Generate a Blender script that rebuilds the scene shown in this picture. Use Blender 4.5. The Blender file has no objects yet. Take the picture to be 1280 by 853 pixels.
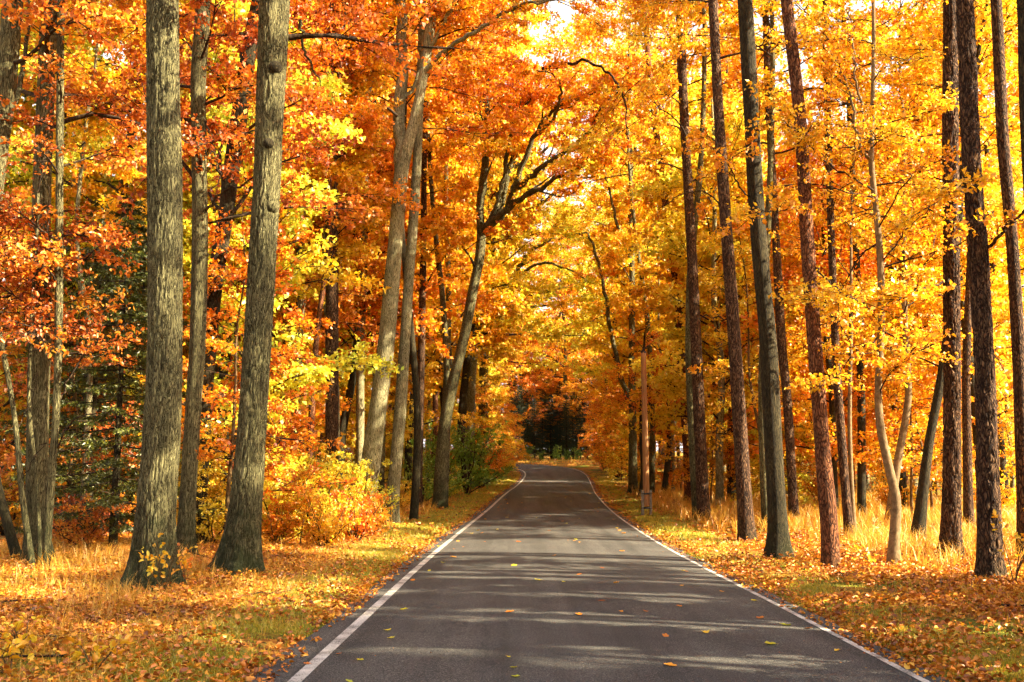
import bpy, math, random
import numpy as np
R = math.radians
S = bpy.context.scene
COL = S.collection
# ------------------------------------------------------------------ helpers
F = 1244.0; CX = 640.0; CY = 426.5; PITCH = math.atan(161.5 / F); CAMZ = 1.72
cp, sp = math.cos(PITCH), math.sin(PITCH)

def vnoise(p, seed=0):
    """3D value noise in [-1,1], p (N,3)."""
    p = np.asarray(p, float)
    i = np.floor(p).astype(np.int64); f = p - i
    f = f * f * (3 - 2 * f)
    out = np.zeros(len(p))
    for dx in (0, 1):
        for dy in (0, 1):
            for dz in (0, 1):
                h = (i[:, 0] + dx) * 374761393 + (i[:, 1] + dy) * 668265263 + (i[:, 2] + dz) * 2147483647 + seed * 974711
                h = (h ^ (h >> 13)) * 1274126177
                h = (h ^ (h >> 16)) & 0xffff
                w = (f[:, 0] if dx else 1 - f[:, 0]) * (f[:, 1] if dy else 1 - f[:, 1]) * (f[:, 2] if dz else 1 - f[:, 2])
                out += w * (h / 32767.5 - 1)
    return out

def fbm(p, oct=3, seed=0):
    a, o = 1.0, 0
    p = np.asarray(p, float)
    for k in range(oct):
        o = o + a * vnoise(p * 2 ** k, seed + k); a *= .5
    return o

def catmull(pts, n):
    pts = np.asarray(pts, float)
    if len(pts) < 3:
        t = np.linspace(0, 1, n)[:, None]
        return pts[0] * (1 - t) + pts[-1] * t
    P = np.vstack([2 * pts[0] - pts[1], pts, 2 * pts[-1] - pts[-2]])
    s = np.concatenate([[0], np.cumsum(np.linalg.norm(np.diff(pts[:, :3], axis=0), axis=1))])
    t = np.linspace(0, s[-1], n)
    k = np.clip(np.searchsorted(s, t, side='right') - 1, 0, len(pts) - 2)
    u = ((t - s[k]) / np.maximum(s[k + 1] - s[k], 1e-9))[:, None]
    a, b, c, d = P[k], P[k + 1], P[k + 2], P[k + 3]
    return .5 * (2 * b + (c - a) * u + (2 * a - 5 * b + 4 * c - d) * u ** 2 + (3 * b - a - 3 * c + d) * u ** 3)

def nrm(v):
    return v / np.maximum(np.linalg.norm(v, axis=-1, keepdims=True), 1e-9)

class MB:
    def __init__(s): s.v = []; s.q = []; s.t = []; s.mq = []; s.mt = []; s.tone = []; s.n = 0
    def add(s, v, q=None, t=None, mat=0, tone=None):
        v = np.asarray(v, float).reshape(-1, 3)
        if q is not None and len(q):
            q = np.asarray(q, np.int64).reshape(-1, 4) + s.n; s.q.append(q); s.mq.append(np.full(len(q), mat))
        if t is not None and len(t):
            t = np.asarray(t, np.int64).reshape(-1, 3) + s.n; s.t.append(t); s.mt.append(np.full(len(t), mat))
        s.v.append(v); s.n += len(v)
        s.tone.append(np.zeros(len(v)) if tone is None else np.asarray(tone, float))
    def build(s, name, mats, parent=None, smooth=False, origin=(0, 0, 0)):
        v = np.vstack(s.v) - np.asarray(origin, float)
        q = np.vstack(s.q) if s.q else np.zeros((0, 4), np.int64)
        t = np.vstack(s.t) if s.t else np.zeros((0, 3), np.int64)
        me = bpy.data.meshes.new(name)
        me.vertices.add(len(v)); me.vertices.foreach_set('co', v.ravel())
        nl = len(q) * 4 + len(t) * 3
        me.loops.add(nl); me.loops.foreach_set('vertex_index', np.concatenate([q.ravel(), t.ravel()]).astype(np.int32))
        me.polygons.add(len(q) + len(t))
        ls = np.concatenate([np.arange(len(q)) * 4, len(q) * 4 + np.arange(len(t)) * 3]).astype(np.int32)
        me.polygons.foreach_set('loop_start', ls)
        for m in (mats if isinstance(mats, (list, tuple)) else [mats]): me.materials.append(m)
        mi = np.concatenate((s.mq + s.mt) or [np.zeros(0)]).astype(np.int32)
        me.polygons.foreach_set('material_index', mi)
        if smooth: me.polygons.foreach_set('use_smooth', np.ones(len(mi), bool))
        at = me.attributes.new('leaf_tone', 'FLOAT', 'POINT'); at.data.foreach_set('value', np.concatenate(s.tone))
        me.update(calc_edges=True); me.validate()
        o = bpy.data.objects.new(name, me); COL.objects.link(o)
        if parent: o.parent = parent
        return o

def frames(pts):
    t = nrm(np.gradient(pts, axis=0))
    a = np.tile(np.array([1.0, 0, 0]), (len(pts), 1))
    bad = np.abs(t[:, 0]) > .9
    a[bad] = (0, 1, 0)
    u = nrm(a - t * np.sum(a * t, axis=1, keepdims=True))
    return t, u, np.cross(t, u)

def tube(mb, pts, rad, sides=8, mat=0, dispf=None, cap=True):
    pts = np.asarray(pts, float); rad = np.asarray(rad, float); n = len(pts)
    t, u, w = frames(pts)
    th = np.linspace(0, 2 * math.pi, sides, endpoint=False)
    r = np.repeat(rad[:, None], sides, 1)
    if dispf is not None: r = dispf(r, pts, th)
    v = pts[:, None, :] + r[:, :, None] * (np.cos(th)[None, :, None] * u[:, None, :] + np.sin(th)[None, :, None] * w[:, None, :])
    i = np.arange(n - 1)[:, None] * sides; j = np.arange(sides)[None, :]; j2 = (j + 1) % sides
    q = np.stack([i + j, i + j2, i + sides + j2, i + sides + j], -1).reshape(-1, 4)
    v = v.reshape(-1, 3); tt = None
    if cap:
        v = np.vstack([v, pts[-1]])
        b = (n - 1) * sides; jj = np.arange(sides)
        tt = np.stack([b + jj, b + (jj + 1) % sides, np.full(sides, n * sides)], -1)
    mb.add(v, q, tt, mat)

def sticks(mb, P0, P1, r0, r1, mat=0):
    """many straight three-sided twigs"""
    N = len(P0); d = nrm(P1 - P0)
    a = np.where(np.abs(d[:, 2:3]) > .9, np.array([[1.0, 0, 0]]), np.array([[0, 0, 1.0]]))
    u = nrm(np.cross(d, a)); w = np.cross(d, u)
    V = np.zeros((N, 6, 3))
    for k in range(3):
        c, s_ = math.cos(k * 2.0944), math.sin(k * 2.0944)
        o = c * u + s_ * w
        V[:, k] = P0 + o * np.reshape(r0, (-1, 1)); V[:, 3 + k] = P1 + o * np.reshape(r1, (-1, 1))
    b = np.arange(N)[:, None] * 6
    q = np.concatenate([b + np.array([[k, (k + 1) % 3, 3 + (k + 1) % 3, 3 + k]]) for k in range(3)], 0)
    mb.add(V.reshape(-1, 3), q, None, mat)

def leaves(mb, P, ax, no, L, W, rng, mat=1, fine=False, tone=None):
    N = len(P); ax = nrm(ax); sd = nrm(np.cross(ax, no)); no = np.cross(sd, ax)
    L = np.reshape(L, (-1, 1)) * np.ones((N, 1)); W = np.reshape(W, (-1, 1)) * np.ones((N, 1))
    tn = rng.random(N) if tone is None else tone
    fold = W * rng.uniform(.1, .5, (N, 1)); curl = L * rng.uniform(-.25, .1, (N, 1))
    if fine:
        V = np.stack([P, P + ax * L * .32 - sd * W * .48 + no * fold, P + ax * L * .70 - sd * W * .38 + no * (fold + curl * .4),
                      P + ax * L + no * curl, P + ax * L * .70 + sd * W * .38 + no * (fold + curl * .4), P + ax * L * .32 + sd * W * .48 + no * fold], 1)
        b = np.arange(N)[:, None] * 6
        q = np.concatenate([b + np.array([[0, 1, 2, 3]]), b + np.array([[0, 3, 4, 5]])])
        mb.add(V.reshape(-1, 3), q, None, mat, np.repeat(tn, 6))
    else:
        V = np.stack([P, P + ax * L * .45 - sd * W * .5 + no * fold, P + ax * L + no * curl, P + ax * L * .45 + sd * W * .5 + no * fold], 1)
        q = np.arange(N * 4).reshape(-1, 4)
        mb.add(V.reshape(-1, 3), q, None, mat, np.repeat(tn, 4))

def spray(mb, P, D, L, rng, ntw=9, twl=.5, nl=8, leaf=.08, wr=.66, flat=.6, droop=.12, fine=False, subr=.012, subtone=None, fill=1.0):
    """sub-branches P,D,L -> twigs -> leaves."""
    Sn = len(P); D = nrm(D)
    mid = P + D * (L * .5)[:, None] + np.array([0, 0, 1.]) * (-droop * .25 * L)[:, None]
    end = P + D * L[:, None] + np.array([0, 0, 1.]) * (-droop * L)[:, None]
    sticks(mb, P, mid, np.full(Sn, subr), np.full(Sn, subr * .7)); sticks(mb, mid, end, np.full(Sn, subr * .7), np.full(Sn, subr * .3))
    t = rng.uniform(.12, 1.0, (Sn, ntw))
    TP = P[:, None] + D[:, None] * (L[:, None] * t)[:, :, None] + np.array([0, 0, 1.]) * (-droop * L[:, None] * t * t)[:, :, None]
    up = np.array([0, 0, 1.0]); side = nrm(np.cross(D, up) + 1e-4)
    sg = np.where(rng.random((Sn, ntw)) < .5, -1., 1.)
    TD = D[:, None] * rng.uniform(.35, 1.1, (Sn, ntw, 1)) + side[:, None] * (sg * rng.uniform(.3, 1.1, (Sn, ntw)))[:, :, None] + rng.normal(0, .22, (Sn, ntw, 3))
    TD = nrm(TD)
    TL = twl * rng.uniform(.5, 1.3, (Sn, ntw)) * (1.1 - .5 * t)
    TP = TP.reshape(-1, 3); TD = TD.reshape(-1, 3); TL = TL.ravel()
    sticks(mb, TP, TP + TD * TL[:, None], np.full(len(TP), subr * .35), np.full(len(TP), subr * .15))
    stn = np.repeat(rng.random(Sn) if subtone is None else subtone, ntw * nl)
    T = len(TP); s = rng.uniform(.1, 1.05, (T, nl))
    LP = TP[:, None] + TD[:, None] * (TL[:, None] * s)[:, :, None] + rng.normal(0, leaf * .35, (T, nl, 3))
    LA = TD[:, None] * .6 + rng.normal(0, .7, (T, nl, 3)) + np.array([0, 0, -.25])
    LN = rng.normal(0, 1.0, (T, nl, 3)) + np.array([0, 0, 1.]) * (flat * 2.2)
    LP = LP.reshape(-1, 3); LA = LA.reshape(-1, 3); LN = LN.reshape(-1, 3)
    tone = np.clip(.55 * rng.random(len(LP)) + .45 * stn, 0, 1)
    if fill < 1:
        k = rng.random(len(LP)) < fill; LP, LA, LN, tone = LP[k], LA[k], LN[k], tone[k]
    sz = leaf * rng.uniform(.5, 1.45, len(LP))
    leaves(mb, LP, LA, LN, sz, sz * wr, rng, 1, fine, tone)

def subs_along(pts, rng, n, l0, l1, t0=.25, elev=.15, spread=1.0):
    """side branch seeds along a limb polyline (outer part)."""
    pts = np.asarray(pts); m = len(pts)
    t = np.sort(rng.uniform(t0, 1.0, n)); x = t * (m - 1); k = np.minimum(x.astype(int), m - 2); f = (x - k)[:, None]
    P = pts[k] * (1 - f) + pts[k + 1] * f
    T = nrm(pts[k + 1] - pts[k]); side = nrm(np.cross(T, np.array([0, 0, 1.0])) + 1e-4)
    sg = np.where(np.arange(n) % 2 == 0, 1., -1.)[:, None]
    D = T * rng.uniform(.3, .9, (n, 1)) + side * sg * rng.uniform(.4, 1.1, (n, 1)) * spread + rng.normal(0, .25, (n, 3)) + np.array([0, 0, elev])
    return P, nrm(D), rng.uniform(l0, l1, n) * (1.15 - .5 * t)

def grow_crown(mb, pts, rad, z0, z1, n, length, rng, pitch=(.2, .7), leaf=.09, subs=8, ntw=9, nl=8, sublen=(.8, 1.7), twl=.5, flat=.6, fine=False, top_taper=.5, limb_r=.35, az=None, fill=1.0, low_taper=1.0):
    """limbs up a trunk polyline between heights z0..z1 with sprays on them"""
    pts = np.asarray(pts); zz = pts[:, 2]
    SP, SD, SL = [], [], []
    for i in range(n):
        f = (i + rng.random()) / n
        z = z0 + (z1 - z0) * f
        P = np.array([np.interp(z, zz, pts[:, 0]), np.interp(z, zz, pts[:, 1]), z]); r = np.interp(z, zz, rad)
        a = i * 2.399 + rng.uniform(-.5, .5) if az is None else rng.uniform(*az)
        ln = length * (1 - (1 - top_taper) * f) * rng.uniform(.65, 1.2) * (low_taper + (1 - low_taper) * min(1, f * 3))
        e = rng.uniform(*pitch); d = np.array([math.cos(a), math.sin(a), e * 1.3]); d /= np.linalg.norm(d)
        nseg = 6; L = [P]; dd = d.copy()
        for k in range(nseg):
            dd = dd + rng.normal(0, .16, 3) + np.array([0, 0, -.05]); dd /= np.linalg.norm(dd)
            L.append(L[-1] + dd * ln / nseg)
        L = np.array(L)
        rr = max(.012, min(r * limb_r, ln * .016 + .01))
        tube(mb, L, np.linspace(rr, rr * .25, nseg + 1), 5, 0)
        p, q, l = subs_along(L, rng, subs, sublen[0], sublen[1]); SP.append(p); SD.append(q); SL.append(l * min(1, ln / length + .2))
        SP.append(L[-1:]); SD.append(dd[None]); SL.append(np.array([sublen[0]]))
    # leader at the top
    SP.append(pts[-1:]); SD.append(np.array([[.1, 0, 1.]])); SL.append(np.array([sublen[1]]))
    spray(mb, np.vstack(SP), np.vstack(SD), np.concatenate(SL), rng, ntw, twl, nl, leaf, flat=flat, fine=fine, fill=fill)

# ------------------------------------------------------------------ materials
def mat(name):
    m = bpy.data.materials.new(name); m.use_nodes = True
    nt = m.node_tree; nt.nodes.clear()
    return m, nt
def nd(nt, t, **kw):
    n = nt.nodes.new(t)
    for k, v in kw.items():
        if k in n.inputs: n.inputs[k].default_value = v
        else: setattr(n, k, v)
    return n
def lk(nt, a, ao, b, bi): nt.links.new(a.outputs[ao], b.inputs[bi])
def ramp(nt, stops, interp='LINEAR'):
    n = nt.nodes.new('ShaderNodeValToRGB'); cr = n.color_ramp; cr.interpolation = interp
    while len(cr.elements) < len(stops): cr.elements.new(.5)
    for e, (p, c) in zip(cr.elements, stops):
        e.position = p; e.color = (*c, 1) if len(c) == 3 else c
    return n
def math_(nt, op, a=None, b=None, va=0.5, vb=0.5, clamp=False):
    n = nt.nodes.new('ShaderNodeMath'); n.operation = op; n.use_clamp = clamp
    n.inputs[0].default_value = va; n.inputs[1].default_value = vb
    if a is not None: nt.links.new(a, n.inputs[0])
    if b is not None: nt.links.new(b, n.inputs[1])
    return n.outputs[0]
def mixc(nt, fac, a, b, blend='MIX'):
    n = nt.nodes.new('ShaderNodeMix'); n.data_type = 'RGBA'; n.blend_type = blend
    def put(i, v):
        if isinstance(v, (tuple, list)): n.inputs[i].default_value = (*v, 1)[:4]
        elif isinstance(v, (int, float)): n.inputs[i].default_value = v
        else: nt.links.new(v, n.inputs[i])
    put(0, fac); put(6, a); put(7, b)
    return n.outputs[2]

def leaf_mat(name, stops, trans=.42, clump=.55, gloss=.05, noise_scale=.45):
    m, nt = mat(name)
    at = nd(nt, 'ShaderNodeAttribute', attribute_name='leaf_tone')
    oi = nd(nt, 'ShaderNodeObjectInfo'); ge = nd(nt, 'ShaderNodeNewGeometry')
    nz = nd(nt, 'ShaderNodeTexNoise', Scale=noise_scale, Detail=2.0); lk(nt, ge, 'Position', nz, 'Vector')
    c = math_(nt, 'MULTIPLY_ADD', nz.outputs['Fac'], None, vb=clump * 2); c.node.inputs[2].default_value = -clump
    o = math_(nt, 'MULTIPLY_ADD', oi.outputs['Random'], None, vb=.30); o.node.inputs[2].default_value = -.15
    t = math_(nt, 'MULTIPLY_ADD', at.outputs['Fac'], None, vb=.62); t.node.inputs[2].default_value = .19
    x = math_(nt, 'ADD', t, c); x = math_(nt, 'ADD', x, o, clamp=True)
    rp = ramp(nt, stops); nt.links.new(x, rp.inputs[0])
    di = nd(nt, 'ShaderNodeBsdfDiffuse'); tr = nd(nt, 'ShaderNodeBsdfTranslucent'); gl = nd(nt, 'ShaderNodeBsdfGlossy', Roughness=.45)
    gl.inputs['Color'].default_value = (1, .95, .85, 1)
    lk(nt, rp, 'Color', di, 'Color'); lk(nt, rp, 'Color', tr, 'Color')
    m1 = nd(nt, 'ShaderNodeMixShader'); m1.inputs[0].default_value = trans
    lk(nt, di, 0, m1, 1); lk(nt, tr, 0, m1, 2)
    m2 = nd(nt, 'ShaderNodeMixShader'); m2.inputs[0].default_value = gloss
    lk(nt, m1, 0, m2, 1); lk(nt, gl, 0, m2, 2)
    out = nd(nt, 'ShaderNodeOutputMaterial'); lk(nt, m2, 0, out, 0)
    return m

RUST = leaf_mat('leaf_rust', [(0, (.26, .045, .008)), (.28, (.52, .11, .010)), (.55, (.76, .22, .014)), (.8, (.86, .40, .025)), (1, (.88, .52, .05))], trans=.5, clump=.7)
ORANGE = leaf_mat('leaf_orange', [(0, (.48, .08, .006)), (.28, (.80, .20, .006)), (.55, (.90, .33, .009)), (.8, (.90, .50, .016)), (1, (.88, .60, .04))], trans=.5, clump=.65)
AMBER = leaf_mat('leaf_amber', [(0, (.62, .13, .006)), (.3, (.86, .31, .008)), (.6, (.90, .46, .013)), (.85, (.90, .60, .025)), (1, (.86, .68, .06))], trans=.5, clump=.65)
GOLD = leaf_mat('leaf_gold', [(0, (.76, .20, .006)), (.3, (.88, .40, .010)), (.6, (.90, .56, .018)), (.85, (.90, .68, .035)), (1, (.76, .66, .05))], trans=.5, clump=.6)
YELLOW = leaf_mat('leaf_yellow', [(0, (.86, .46, .012)), (.3, (.90, .62, .025)), (.6, (.86, .72, .045)), (.85, (.66, .66, .05)), (1, (.40, .52, .05))], trans=.5, clump=.6)
GREENISH = leaf_mat('leaf_green', [(0, (.50, .46, .02)), (.3, (.26, .38, .025)), (.6, (.14, .28, .02)), (.85, (.08, .19, .018)), (1, (.05, .12, .015))])
NEEDLE = leaf_mat('needles', [(0, (.022, .035, .008)), (.4, (.06, .075, .010)), (.75, (.17, .18, .016)), (1, (.34, .34, .03))], trans=.2)
DARKNEEDLE = leaf_mat('dark_needles', [(0, (.010, .022, .010)), (.5, (.018, .040, .013)), (1, (.045, .075, .018))], trans=.12)
DEAD = leaf_mat('fallen_leaf', [(0, (.09, .028, .008)), (.3, (.34, .09, .010)), (.55, (.62, .20, .015)), (.8, (.78, .36, .022)), (1, (.84, .56, .05))], trans=.15, noise_scale=.8, clump=.5)
GRASSM = leaf_mat('grass_blade', [(0, (.10, .15, .012)), (.3, (.28, .24, .016)), (.55, (.54, .36, .022)), (.8, (.70, .42, .035)), (1, (.80, .56, .12))], trans=.35, noise_scale=.5, clump=.5)
DRY = leaf_mat('dry_grass', [(0, (.34, .12, .015)), (.35, (.62, .30, .022)), (.7, (.78, .45, .05)), (1, (.84, .60, .18))], trans=.35)

def bark_mat(name, dark, mid, light, scale=9, zs=.22, bump=.8, moss=.5, mossc=(.020, .026, .007), tint=None, vor=True, mossh=1.1, rough=.9):
    m, nt = mat(name)
    tc = nd(nt, 'ShaderNodeTexCoord'); mp = nd(nt, 'ShaderNodeMapping'); mp.inputs['Scale'].default_value = (1, 1, zs)
    lk(nt, tc, 'Object', mp, 'Vector')
    wz = nd(nt, 'ShaderNodeTexNoise', Scale=scale * .5, Detail=3.0); lk(nt, mp, 'Vector', wz, 'Vector')
    wv = nt.nodes.new('ShaderNodeVectorMath'); wv.operation = 'MULTIPLY_ADD'
    lk(nt, wz, 'Color', wv, 0); wv.inputs[1].default_value = (.12, .12, .12) if vor == 'furrow' else (.22, .22, .30); lk(nt, mp, 'Vector', wv, 2)
    vo = nd(nt, 'ShaderNodeTexVoronoi', Scale=scale * 1.5); vo.feature = 'DISTANCE_TO_EDGE'; nt.links.new(wv.outputs[0], vo.inputs['Vector'])
    n1 = nd(nt, 'ShaderNodeTexNoise', Scale=scale * 2.5, Detail=6.0, Roughness=.65); nt.links.new(wv.outputs[0], n1.inputs['Vector'])
    vr = ramp(nt, [(0, (0, 0, 0)), (.16, (.7, .7, .7)), (.4, (1, 1, 1))]); lk(nt, vo, 'Distance', vr, 0)
    if vor == 'furrow':     # long branching furrows between ridges
        n2 = nd(nt, 'ShaderNodeTexNoise', Scale=scale * 2.0, Detail=2.5, Roughness=.6); nt.links.new(wv.outputs[0], n2.inputs['Vector'])
        fa = math_(nt, 'MULTIPLY_ADD', n2.outputs['Fac'], None, vb=2.0); fa.node.inputs[2].default_value = -1.0
        fa = math_(nt, 'ABSOLUTE', fa); fr = ramp(nt, [(0, (.12, .12, .12)), (.10, (.75, .75, .75)), (.35, (1, 1, 1))]); nt.links.new(fa, fr.inputs[0])
        n3 = math_(nt, 'MULTIPLY_ADD', n1.outputs['Fac'], None, vb=1.0); n3.node.inputs[2].default_value = .1
        h = math_(nt, 'MULTIPLY', fr.outputs['Color'], n3)
    else:
        h = math_(nt, 'MULTIPLY', vr.outputs['Color'], n1.outputs['Fac']) if vor else n1.outputs['Fac']
    cr = ramp(nt, [(.08, dark), (.38, mid), (.68, light)]) if vor else ramp(nt, [(.3, dark), (.5, mid), (.7, light)])
    nt.links.new(h, cr.inputs[0])
    # large stains
    st = nd(nt, 'ShaderNodeTexNoise', Scale=1.3, Detail=4.0); lk(nt, tc, 'Object', st, 'Vector')
    sr = ramp(nt, [(.35, (.72, .70, .66)), (.65, (1.1, 1.06, 1.0))]); lk(nt, st, 'Fac', sr, 0)
    c = mixc(nt, 1.0, cr.outputs['Color'], sr.outputs['Color'], 'MULTIPLY')
    # moss and algae climbing from the foot
    sx = nd(nt, 'ShaderNodeSeparateXYZ'); lk(nt, tc, 'Object', sx, 0)
    mn = nd(nt, 'ShaderNodeTexNoise', Scale=3.5, Detail=5.0, Roughness=.7); lk(nt, tc, 'Object', mn, 'Vector')
    hz = math_(nt, 'MULTIPLY_ADD', sx.outputs['Z'], None, vb=-1.0 / mossh); hz.node.inputs[2].default_value = .95
    mm = math_(nt, 'MULTIPLY_ADD', mn.outputs['Fac'], None, vb=3.4); mm.node.inputs[2].default_value = -1.65
    ms = math_(nt, 'ADD', hz, mm, clamp=True); ms = math_(nt, 'MULTIPLY', ms, None, vb=moss)
    mc = mixc(nt, mn.outputs['Fac'], tuple(x * .5 for x in mossc), tuple(x * 1.8 for x in mossc))
    c2 = mixc(nt, ms, c, mc)
    bs = nd(nt, 'ShaderNodeBsdfPrincipled', Roughness=rough); bs.inputs['Specular IOR Level'].default_value = .2
    nt.links.new(c2, bs.inputs['Base Color'])
    bp = nd(nt, 'ShaderNodeBump', Strength=bump, Distance=.045); nt.links.new(h, bp.inputs['Height']); lk(nt, bp, 0, bs, 'Normal')
    out = nd(nt, 'ShaderNodeOutputMaterial'); lk(nt, bs, 0, out, 0)
    return m

OAKB = bark_mat('oak_bark', (.016, .013, .005), (.095, .083, .034), (.29, .27, .13), 23, .12, 1.0, moss=.92, mossh=1.1, vor='furrow')
GREYB = bark_mat('grey_bark', (.035, .030, .014), (.19, .17, .08), (.46, .42, .25), 20, .13, .7, moss=.4, vor='furrow')
PINEB = bark_mat('pine_bark', (.020, .010, .006), (.115, .060, .030), (.34, .21, .11), 14, .30, 1.0, moss=.35, mossh=.6)
REDPINEB = bark_mat('red_pine_bark', (.05, .018, .008), (.22, .085, .035), (.46, .21, .09), 14, .34, .9, moss=.3, mossh=.6)
BEECHB = bark_mat('beech_bark', (.11, .075, .035), (.20, .14, .07), (.30, .22, .115), 6, .8, .3, moss=.25, vor=False, mossh=.5)
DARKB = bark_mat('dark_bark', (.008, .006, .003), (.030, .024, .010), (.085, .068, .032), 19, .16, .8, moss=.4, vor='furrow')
TWIG = bark_mat('twig_bark', (.022, .014, .009), (.06, .038, .02), (.12, .08, .042), 9, .5, .3, moss=0)
TANTWIG = bark_mat('tan_twig_bark', (.09, .055, .022), (.17, .11, .045), (.26, .18, .08), 9, .5, .3, moss=0)
BIRCHB = bark_mat('birch_bark', (.05, .045, .04), (.62, .58, .50), (.75, .72, .66), 4, 2.6, .3, moss=.2, vor=False)

# ------------------------------------------------------------------ terrain
RC = np.array([(-20, .7), (-5, .72), (2, .78), (8, .80), (13.4, .85), (18, .88), (23.8, .97), (33, 1.22), (43.5, 1.6), (57.5, 2.2), (70, 2.95), (80, 3.5), (88, 3.75)], float)
RCX = np.array([(y, x) for y, x in RC])
CL = np.array([(x, y) for y, x in RC] + [(3.3, 95), (1.6, 101), (-1.8, 106), (-7, 110), (-14, 113.5), (-25, 117), (-45, 121), (-80, 126)], float)
CLs = catmull(np.hstack([CL, np.zeros((len(CL), 1))]), 900)[:, :2]
BZ = np.array([(-30, 0), (0, 0), (13, -.02), (24, -.06), (35, -.03), (43.5, .05), (57, .34), (70, .66), (80, 1.02), (88, 1.42), (100, 2.05), (108, 2.45), (120, 2.9), (150, 3.6), (200, 5.2), (300, 7), (900, 12)], float)
_yy = np.linspace(-30, 900, 4000); _zz = np.interp(_yy, BZ[:, 0], BZ[:, 1])
_k = np.ones(25) / 25; _zs = np.convolve(np.pad(_zz, 12, mode='edge'), _k, 'valid')
def base_z(y): return np.interp(y, _yy, _zs)
def road_d(x, y):
    x = np.atleast_1d(x).astype(float); y = np.atleast_1d(y).astype(float); out = np.empty(len(x))
    for a in range(0, len(x), 4000):
        dx = x[a:a + 4000, None] - CLs[None, :, 0]; dy = y[a:a + 4000, None] - CLs[None, :, 1]
        out[a:a + 4000] = np.sqrt((dx * dx + dy * dy).min(1))
    return out
def sstep(a, b, x):
    t = np.clip((x - a) / (b - a), 0, 1); return t * t * (3 - 2 * t)
def ground_z(x, y, d=None):
    x = np.atleast_1d(x).astype(float); y = np.atleast_1d(y).astype(float)
    if d is None: d = road_d(x, y)
    z = base_z(y) + (-.05 + .09 * sstep(2.75, 3.6, d)) + .10 * sstep(3.6, 9, d)
    n = fbm(np.stack([x * .35, y * .35, np.zeros(len(x))], 1), 3, 5)
    z = z + n * .07 * sstep(3.2, 6, d) + .35 * vnoise(np.stack([x * .06, y * .06, np.zeros(len(x))], 1), 9) * sstep(8, 25, d)
    return z
def pw(px, py, D):
    a = (px - CX) / F; b = (CY - py) / F
    t = D / (cp - b * sp)
    return np.array([a * t, D, CAMZ + t * (sp + b * cp)]), t
def hit(px, py):
    """where the line of sight through a traced foot point meets the terrain"""
    D = np.linspace(4, 140, 1400); a = (px - CX) / F; b = (CY - py) / F
    t = D / (cp - b * sp); z = CAMZ + t * (sp + b * cp); x = a * t
    g = ground_z(x, D)
    k = np.argmax(z < g)
    return D[k] if (z < g).any() else 110.0

def tag(o, label=None, cat=None, group=None, kind=None):
    if label: o['label'] = label
    if cat: o['category'] = cat
    if group: o['group'] = group
    if kind: o['kind'] = kind
    return o
def empty(name, loc, rz=0, sc=1):
    o = bpy.data.objects.new(name, None); COL.objects.link(o); o.location = loc; o.rotation_euler = (0, 0, rz); o.scale = (sc, sc, sc)
    o.empty_display_size = .3
    return o
def copy_tree(o, loc, rz, sc, label, group):
    c = o.copy(); COL.objects.link(c); c.location = loc; c.rotation_euler = (0, 0, rz); c.scale = (sc, sc, sc); c['label'] = label; c['group'] = group
    for ch in o.children:
        d = ch.copy(); COL.objects.link(d); d.parent = c
    return c

# ------------------------------------------------------------------ ground sheet
def make_ground():
    xs = np.concatenate([[-700, -400, -250, -160, -110], np.arange(-80, -22, 1.6), np.arange(-22, -9, .5), np.arange(-9, 13, .16), np.arange(13, 24, .5), np.arange(24, 81, 1.6), [110, 160, 250, 400, 700]])
    ys = np.concatenate([[-120, -60, -30], np.arange(-20, 4, 1.0), np.arange(4, 26, .16), np.arange(26, 60, .35), np.arange(60, 130, .6), np.arange(130, 170, 4), [180, 200, 240, 300, 450, 900]])
    X, Y = np.meshgrid(xs, ys); n, m = X.shape
    z = ground_z(X.ravel(), Y.ravel())
    i = np.arange(n - 1)[:, None] * m + np.arange(m - 1)[None, :]
    q = np.stack([i, i + 1, i + m + 1, i + m], -1).reshape(-1, 4)
    mb = MB(); mb.add(np.stack([X.ravel(), Y.ravel(), z], 1), q)
    mt, nt = mat('forest_floor')
    ge = nd(nt, 'ShaderNodeNewGeometry')
    a = nd(nt, 'ShaderNodeTexNoise', Scale=.7, Detail=5.0, Roughness=.6); lk(nt, ge, 'Position', a, 'Vector')
    b = nd(nt, 'ShaderNodeTexVoronoi', Scale=16.0); lk(nt, ge, 'Position', b, 'Vector')
    c = nd(nt, 'ShaderNodeTexNoise', Scale=24.0, Detail=4.0, Roughness=.7); lk(nt, ge, 'Position', c, 'Vector')
    sx = nd(nt, 'ShaderNodeSeparateColor'); lk(nt, b, 'Color', sx, 0)
    lit = ramp(nt, [(0, (.045, .018, .006)), (.35, (.20, .07, .012)), (.7, (.38, .15, .02)), (1, (.50, .27, .04))]); lk(nt, sx, 0, lit, 0)
    gr = ramp(nt, [(.3, (.035, .045, .006)), (.7, (.19, .20, .018))]); lk(nt, c, 'Fac', gr, 0)
    f = ramp(nt, [(.46, (0, 0, 0)), (.58, (1, 1, 1))]); lk(nt, a, 'Fac', f, 0)
    col = mixc(nt, f.outputs['Color'], lit.outputs['Color'], gr.outputs['Color'])
    bs = nd(nt, 'ShaderNodeBsdfPrincipled', Roughness=.95); bs.inputs['Specular IOR Level'].default_value = .1
    nt.links.new(col, bs.inputs['Base Color'])
    h = math_(nt, 'ADD', b.outputs['Distance'], c.outputs['Fac'])
    bp = nd(nt, 'ShaderNodeBump', Strength=.8, Distance=.04); nt.links.new(h, bp.inputs['Height']); lk(nt, bp, 0, bs, 'Normal')
    out = nd(nt, 'ShaderNodeOutputMaterial'); lk(nt, bs, 0, out, 0)
    return tag(mb.build('ground', mt, smooth=True), kind='structure')

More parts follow.
